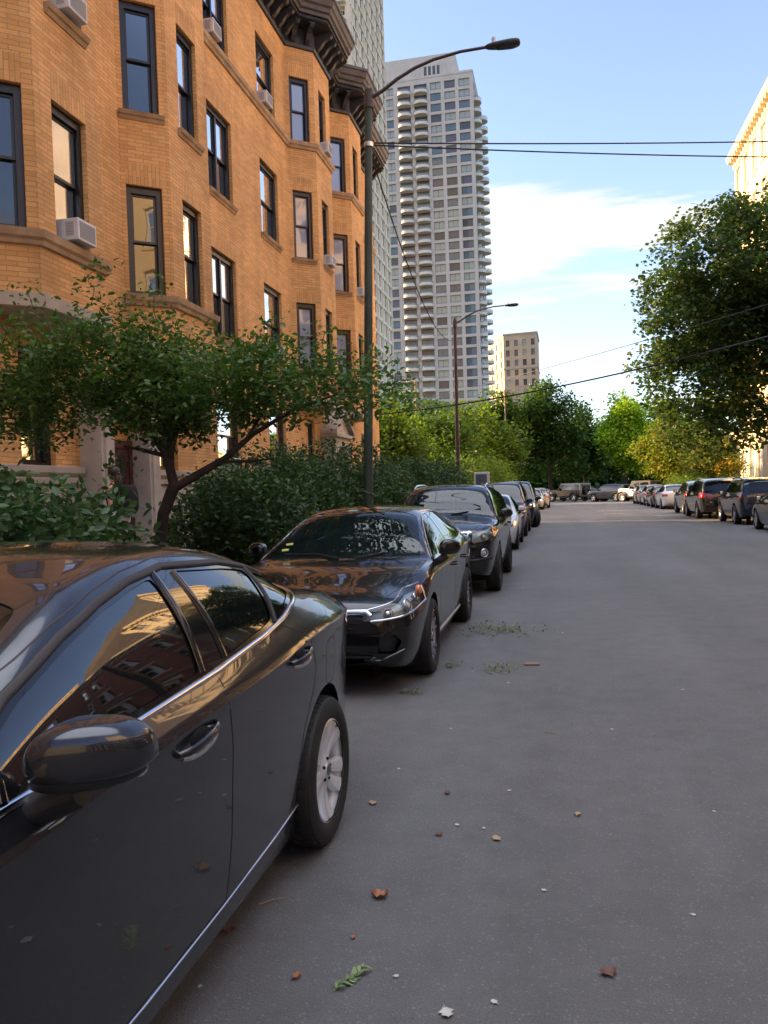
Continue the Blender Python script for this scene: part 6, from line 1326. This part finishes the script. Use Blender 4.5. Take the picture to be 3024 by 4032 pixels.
def person(x, y, rz):
    root = tag(empty('person', (x, y, .42), rz), 'person with brown hair, black top, white shorts and black backpack walking past the entrance', 'person')
    V = [(0, 0, .95), (0, .01, 1.15), (0, .04, 1.36), (0, .07, 1.46), (0, .09, 1.52), (0, .11, 1.60), (0, .12, 1.68),
         (.16, .05, 1.38), (.22, .10, 1.12), (.20, .30, .98), (.19, .37, .95), (-.16, .05, 1.38), (-.22, -.02, 1.12), (-.21, .10, .90), (-.2, .15, .86),
         (.09, .0, .90), (.10, .12, .50), (.10, .02, .10), (.10, .14, .04), (-.09, 0, .90), (-.10, -.05, .50), (-.10, -.30, .16), (-.10, -.22, .05)]
    E = [(0, 1), (1, 2), (2, 3), (3, 4), (4, 5), (5, 6), (2, 7), (7, 8), (8, 9), (9, 10), (2, 11), (11, 12), (12, 13), (13, 14), (0, 15), (15, 16), (16, 17), (17, 18), (0, 19), (19, 20), (20, 21), (21, 22)]
    Rr = [.13, .11, .12, .06, .055, .085, .075, .055, .042, .034, .028, .055, .042, .034, .028, .085, .058, .04, .035, .085, .058, .04, .035]
    b = skinned('body', V, E, Rr, M_skin, root)
    mb = MB()
    for s in (1, -1):   # fingers
        h = Vector((.19, .37, .95)) if s > 0 else Vector((-.2, .15, .86))
        for k in range(4): mb.tube([h + Vector(((k - 1.5) * .018, .02, -.01)), h + Vector(((k - 1.5) * .02, .06, -.03)), h + Vector(((k - 1.5) * .02, .085 - abs(k - 1.5) * .006, -.06))], [.009, .008, .006], 6)
        mb.tube([h + Vector((-.03 * s, .0, 0)), h + Vector((-.05 * s, .03, -.02)), h + Vector((-.05 * s, .055, -.03))], [.01, .009, .007], 6)
    mb.build('hand', M_skin, b, smooth=60)
    mb = MB(); superell(mb, (0, .205, 1.625), (.012, .018, .02), 1, 1, 6, 8); mb.build('nose', M_skin, b, smooth=60)
    mb = MB(); superell(mb, (0, .09, 1.66), (.098, .105, .10), 1, 1, 12, 16, lambda X, Y, Z: (X, min(Y, .06 + .3 * max(0, Z)), Z)); superell(mb, (0, .0, 1.50), (.08, .05, .16), 1, 1, 10, 14); mb.build('hair', M_hair, root, smooth=60)
    mb = MB(); superell(mb, (0, .015, 1.20), (.175, .135, .24), .6, .8, 12, 20, lambda X, Y, Z: (X * (1 + .15 * Z / .24), Y, Z)); mb.build('top', M_blackcl, root, smooth=60)
    mb = MB(); superell(mb, (0, 0, .90), (.18, .145, .13), .6, .8, 10, 20)
    for s in (1, -1): mb.tube([(s * .09, 0, .9), (s * .10, .04 if s > 0 else -.02, .68)], [.11, .10], 12)
    mb.build('shorts', M_whitecl, root, smooth=60)
    for s, p in ((1, (.10, .1, .04)), (-1, (-.10, -.26, .07))): mb = MB(); superell(mb, p, (.045, .12, .045), .7, .8, 8, 14); mb.build('shoe', M_shoe, root, smooth=60)
    t = tag(empty('backpack', (x, y, .42), rz), 'black backpack worn by the walking person', 'backpack'); mb = MB(); superell(mb, (0, -.20, 1.20), (.15, .11, .24), .6, .6, 14, 20, lambda X, Y, Z: (X, Y * (1.1 - .5 * Z), Z)); mb.build('bag', M_blackcl, t, smooth=60)
    mb = MB()
    for s in (1, -1): mb.tube([(s * .09, -.1, 1.4), (s * .10, .06, 1.46), (s * .11, .17, 1.32), (s * .12, .12, 1.1), (s * .11, -.1, 1.02)], .016, 6)
    mb.build('strap', M_blackcl, t, smooth=60)
person(-7.0, 11.75, R(80))
# pay box with pale frame behind the SUV roof
t = tag(empty('parking_pay_box', (-2.72, 29.0, .12)), 'pale blue and white pay box on a post behind the black SUV roof', 'pay box'); mb = MB(); mb.tube([(0, 0, 0), (0, 0, 1.3)], .05, 10); mb.build('post', M_polebrown, t); mb = MB(); mb.box(-.27, .27, -.15, .15, 1.25, 2.08); mb.build('housing', M_white, t, bevel=.02); mb = MB(); mb.box(-.20, .20, -.165, -.151, 1.5, 2.0); mb.build('screen', TG[0], t)
t = tag(empty('street_sign', (9.1, 33, .1)), 'small dark and red street sign on a post under the big maple', 'sign'); mb = MB(); mb.tube([(0, 0, 0), (0, 0, 3.0)], .03, 8); mb.build('post', M_satin, t); mb = MB(); mb.box(-.2, .2, -.012, .0, 2.25, 2.95); mb.build('plate', M_blackp, t); mb = MB(); mb.box(-.2, .2, -.016, -.0125, 2.25, 2.37); mb.box(-.17, .17, -.016, -.0125, 2.5, 2.85, 1); mb.build('sign_face', [M_redlens, M_plate], t)
# ------------------------------------------------------------------ litter on the road
M_lo = mat('dead_leaf_orange', (.33, .13, .06), .7, noise=(30, .4)); M_lt = mat('dead_leaf_tan', (.40, .28, .17), .7, noise=(30, .4)); M_lp = mat('pale_scrap', (.50, .47, .42), .7); M_lg = mat('green_frond_leaf', (.17, .24, .08), .6, noise=(30, .3)); M_lr = mat('dead_leaf_rust', (.15, .065, .045), .7, noise=(30, .4)); M_stick = mat('dry_stick', (.30, .2, .15), .8)
rl = random.Random(17)
def dead_leaf(x, y, s, m, label, group=None, name='fallen_leaf', curl=.6, cat='leaf'):
    n, k = 9, 6; a = rl.uniform(0, 6.28); mb = MB(); vs = []
    ph = [rl.uniform(0, 6.28) for _ in range(4)]; s = s * .78
    for i in range(n):
        t = i / (n - 1); w = math.sin(math.pi * (t * .93 + .05))**.7 * s * .42 * (1 + .35 * math.sin(t * 15 + ph[3]))
        for j in range(k):
            u = (j / (k - 1) - .5) * 2; X = (t - .5) * s; Y = u * w; Z = .004 + curl * s * (.22 * u * u + .16 * (2 * t - 1)**2 + .05 * math.sin(7 * t + ph[0]) * u + .04 * math.sin(9 * u + ph[1])); vs.append((X * math.cos(a) - Y * math.sin(a), X * math.sin(a) + Y * math.cos(a), Z))
    mb.mesh(vs, [(i * k + j, i * k + j + 1, (i + 1) * k + j + 1, (i + 1) * k + j) for i in range(n - 1) for j in range(k - 1)]); mb.tube([vs[k // 2], (vs[k // 2][0] - math.cos(a) * s * .3, vs[k // 2][1] - math.sin(a) * s * .3, .006)], .0012, 5)
    o = mb.build(name, m, smooth=80); o.location = (x, y, .001); return tag(o, label, cat, group)
dead_leaf(-.74, 3.05, .085, M_lo, 'largest curled orange leaf on the asphalt right of the grey sedan', curl=.9)
dead_leaf(-.90, 2.49, .045, M_lo, 'small orange leaf left of the green frond', curl=.9); dead_leaf(-.77, 2.75, .030, M_lo, 'tiny orange leaf between the green frond and the largest orange leaf')
dead_leaf(-.98, 3.97, .06, M_lt, 'tan curled leaf beside the silver rear wheel', curl=.6); dead_leaf(-.32, 3.64, .06, M_lt, 'pale torn leaf in the middle of the near road', curl=.4); dead_leaf(.05, 3.97, .05, M_lt, 'tan leaf furthest right on the near road')
dead_leaf(.12, 2.68, .07, M_lr, 'rust red leaf alone at the lower right of the road'); dead_leaf(-.38, 2.39, .06, M_lp, 'pale curled leaf at the bottom edge of the picture', curl=.35); dead_leaf(-.59, 3.65, .045, M_lr, 'small dark brown leaf near the middle of the road'); dead_leaf(-.62, 4.16, .05, M_lr, 'brown leaf scrap beyond the small dark leaf'); dead_leaf(-1.24, 2.72, .06, M_lr, 'dark crumpled leaf right under the sill of the grey sedan')
for (x, y) in ((-.3, 4.24), (-.39, 3.75), (-.52, 3.77), (-.57, 2.55), (-.24, 2.47), (-1.2, 2.39), (-.95, 4.49), (-.0, 8.91), (-1.19, 12.24), (-.61, 12.9), (.3, 5.4), (.7, 4.1), (-.45, 6.6), (-.75, 5.3), (.9, 6.5), (-.1, 3.2), (.45, 3.1)):
    dead_leaf(x, y, rl.uniform(.018, .035) * (1.6 if y > 8 else 1), M_lp, 'tiny pale leaf scrap lying on the asphalt', 'pale scraps scattered on the road', 'leaf_scrap', .25)
t = tag(empty('leaf_frond', (-.72, 2.50, .004), R(62)), 'pale green compound leaf frond lying on the near asphalt', 'leaf frond'); mb = MB(); mb.tube([(-.075, 0, .003), (0, .004, .008), (.08, 0, .004)], .0015, 6); mb.build('stalk', M_lg, t)
for i in range(8):
    for s in (1, -1):
        mb = MB(); x0 = -.06 + i * .0185; an = s * R(rl.uniform(38, 56)); L_ = .034; P = []
        for k in range(6): q = k / 5; w = math.sin(math.pi * (q * .9 + .08)) * .0065; P.append((q * L_, w, .004 + .008 * math.sin(q * 3 + i)))
        for k in reversed(range(6)): q = k / 5; w = math.sin(math.pi * (q * .9 + .08)) * .0065; P.append((q * L_, -w, .006 + .008 * math.sin(q * 3 + i)))
        P = [(x0 + p[0] * math.cos(an) - p[1] * math.sin(an), p[0] * math.sin(an) + p[1] * math.cos(an), p[2] + .003 * (i % 2)) for p in P]; mb.mesh(P, [(k, k + 1, 10 - k, 11 - k) for k in range(5)]); mb.build('leaflet', M_lg, t)
def clipping(label, x, y, rx, ry, n, seed):
    rng = np.random.default_rng(seed); P = np.stack([x + rng.normal(size=n) * rx * .45, y + rng.normal(size=n) * ry * .45, rng.uniform(.004, .035, n)], 1); o = leaf_mesh('leaf_clippings', P, .04, M_lgc, None, rng, .5, .1, False, .7); tag(o, label, 'leaf clippings', None, 'stuff')
M_lgc = leaf_mat('clipping_leaf', (.09, .11, .04), (.20, .20, .09), (.3, .28, .15), .2)
clipping('largest patch of green leaf clippings on the road beside the black sedan', -.70, 9.05, .55, .5, 420, 1); clipping('small patch of leaf clippings right of the black sedan front wheel', -.56, 7.1, .20, .2, 110, 2); clipping('few leaf clippings touching the black sedan front tyre', -1.0, 7.2, .1, .12, 40, 3); clipping('few leaf clippings on the road near the grey sedan rear corner', -1.19, 6.2, .1, .08, 30, 4)
mb = MB(); mb.box(-.07, .07, -.018, .018, 0, .02); o = mb.build('wood_scrap', M_stick, bevel=.004); o.location = (-.28, 7.29, .002); o.rotation_euler = (0, 0, .1); tag(o, 'flat piece of pale wood lying on the road', 'wood scrap')
def twig(x, y, L_, a, lab): mb = MB(); mb.tube([(-L_ / 2, 0, .004), (0, L_ * .06, .007), (L_ / 2, 0, .004)], [.003, .003, .0015], 5); o = mb.build('twig', M_stick, smooth=60); o.location = (x, y, 0); o.rotation_euler = (0, 0, a); tag(o, lab, 'twig')
twig(-1.15, 2.95, .12, .6, 'thin brown twig beside the sill of the grey sedan'); twig(-.09, 5.27, .09, -.4, 'short dark twig in the middle of the road'); twig(-1.35, 9.0, .5, .05, 'long thin twig leading into the largest leaf clippings')
# far street life beyond the crossing: parked cars seen under the crowns
for i, (x, y, pm, lab) in enumerate([(-6.5, 88.5, P_grey, 'dark car far behind the black off roader at left'), (-2.6, 89.5, P_white, 'white car glimpsed behind the black off roader hood'), (2.7, 91, P_mid, 'grey car glimpsed in the gap between off roader and compact SUV')]):
    sedan(lab, x, y, (math.pi / 2,), pm, group='cars glimpsed beneath the far trees', W=1.76, L=4.4)
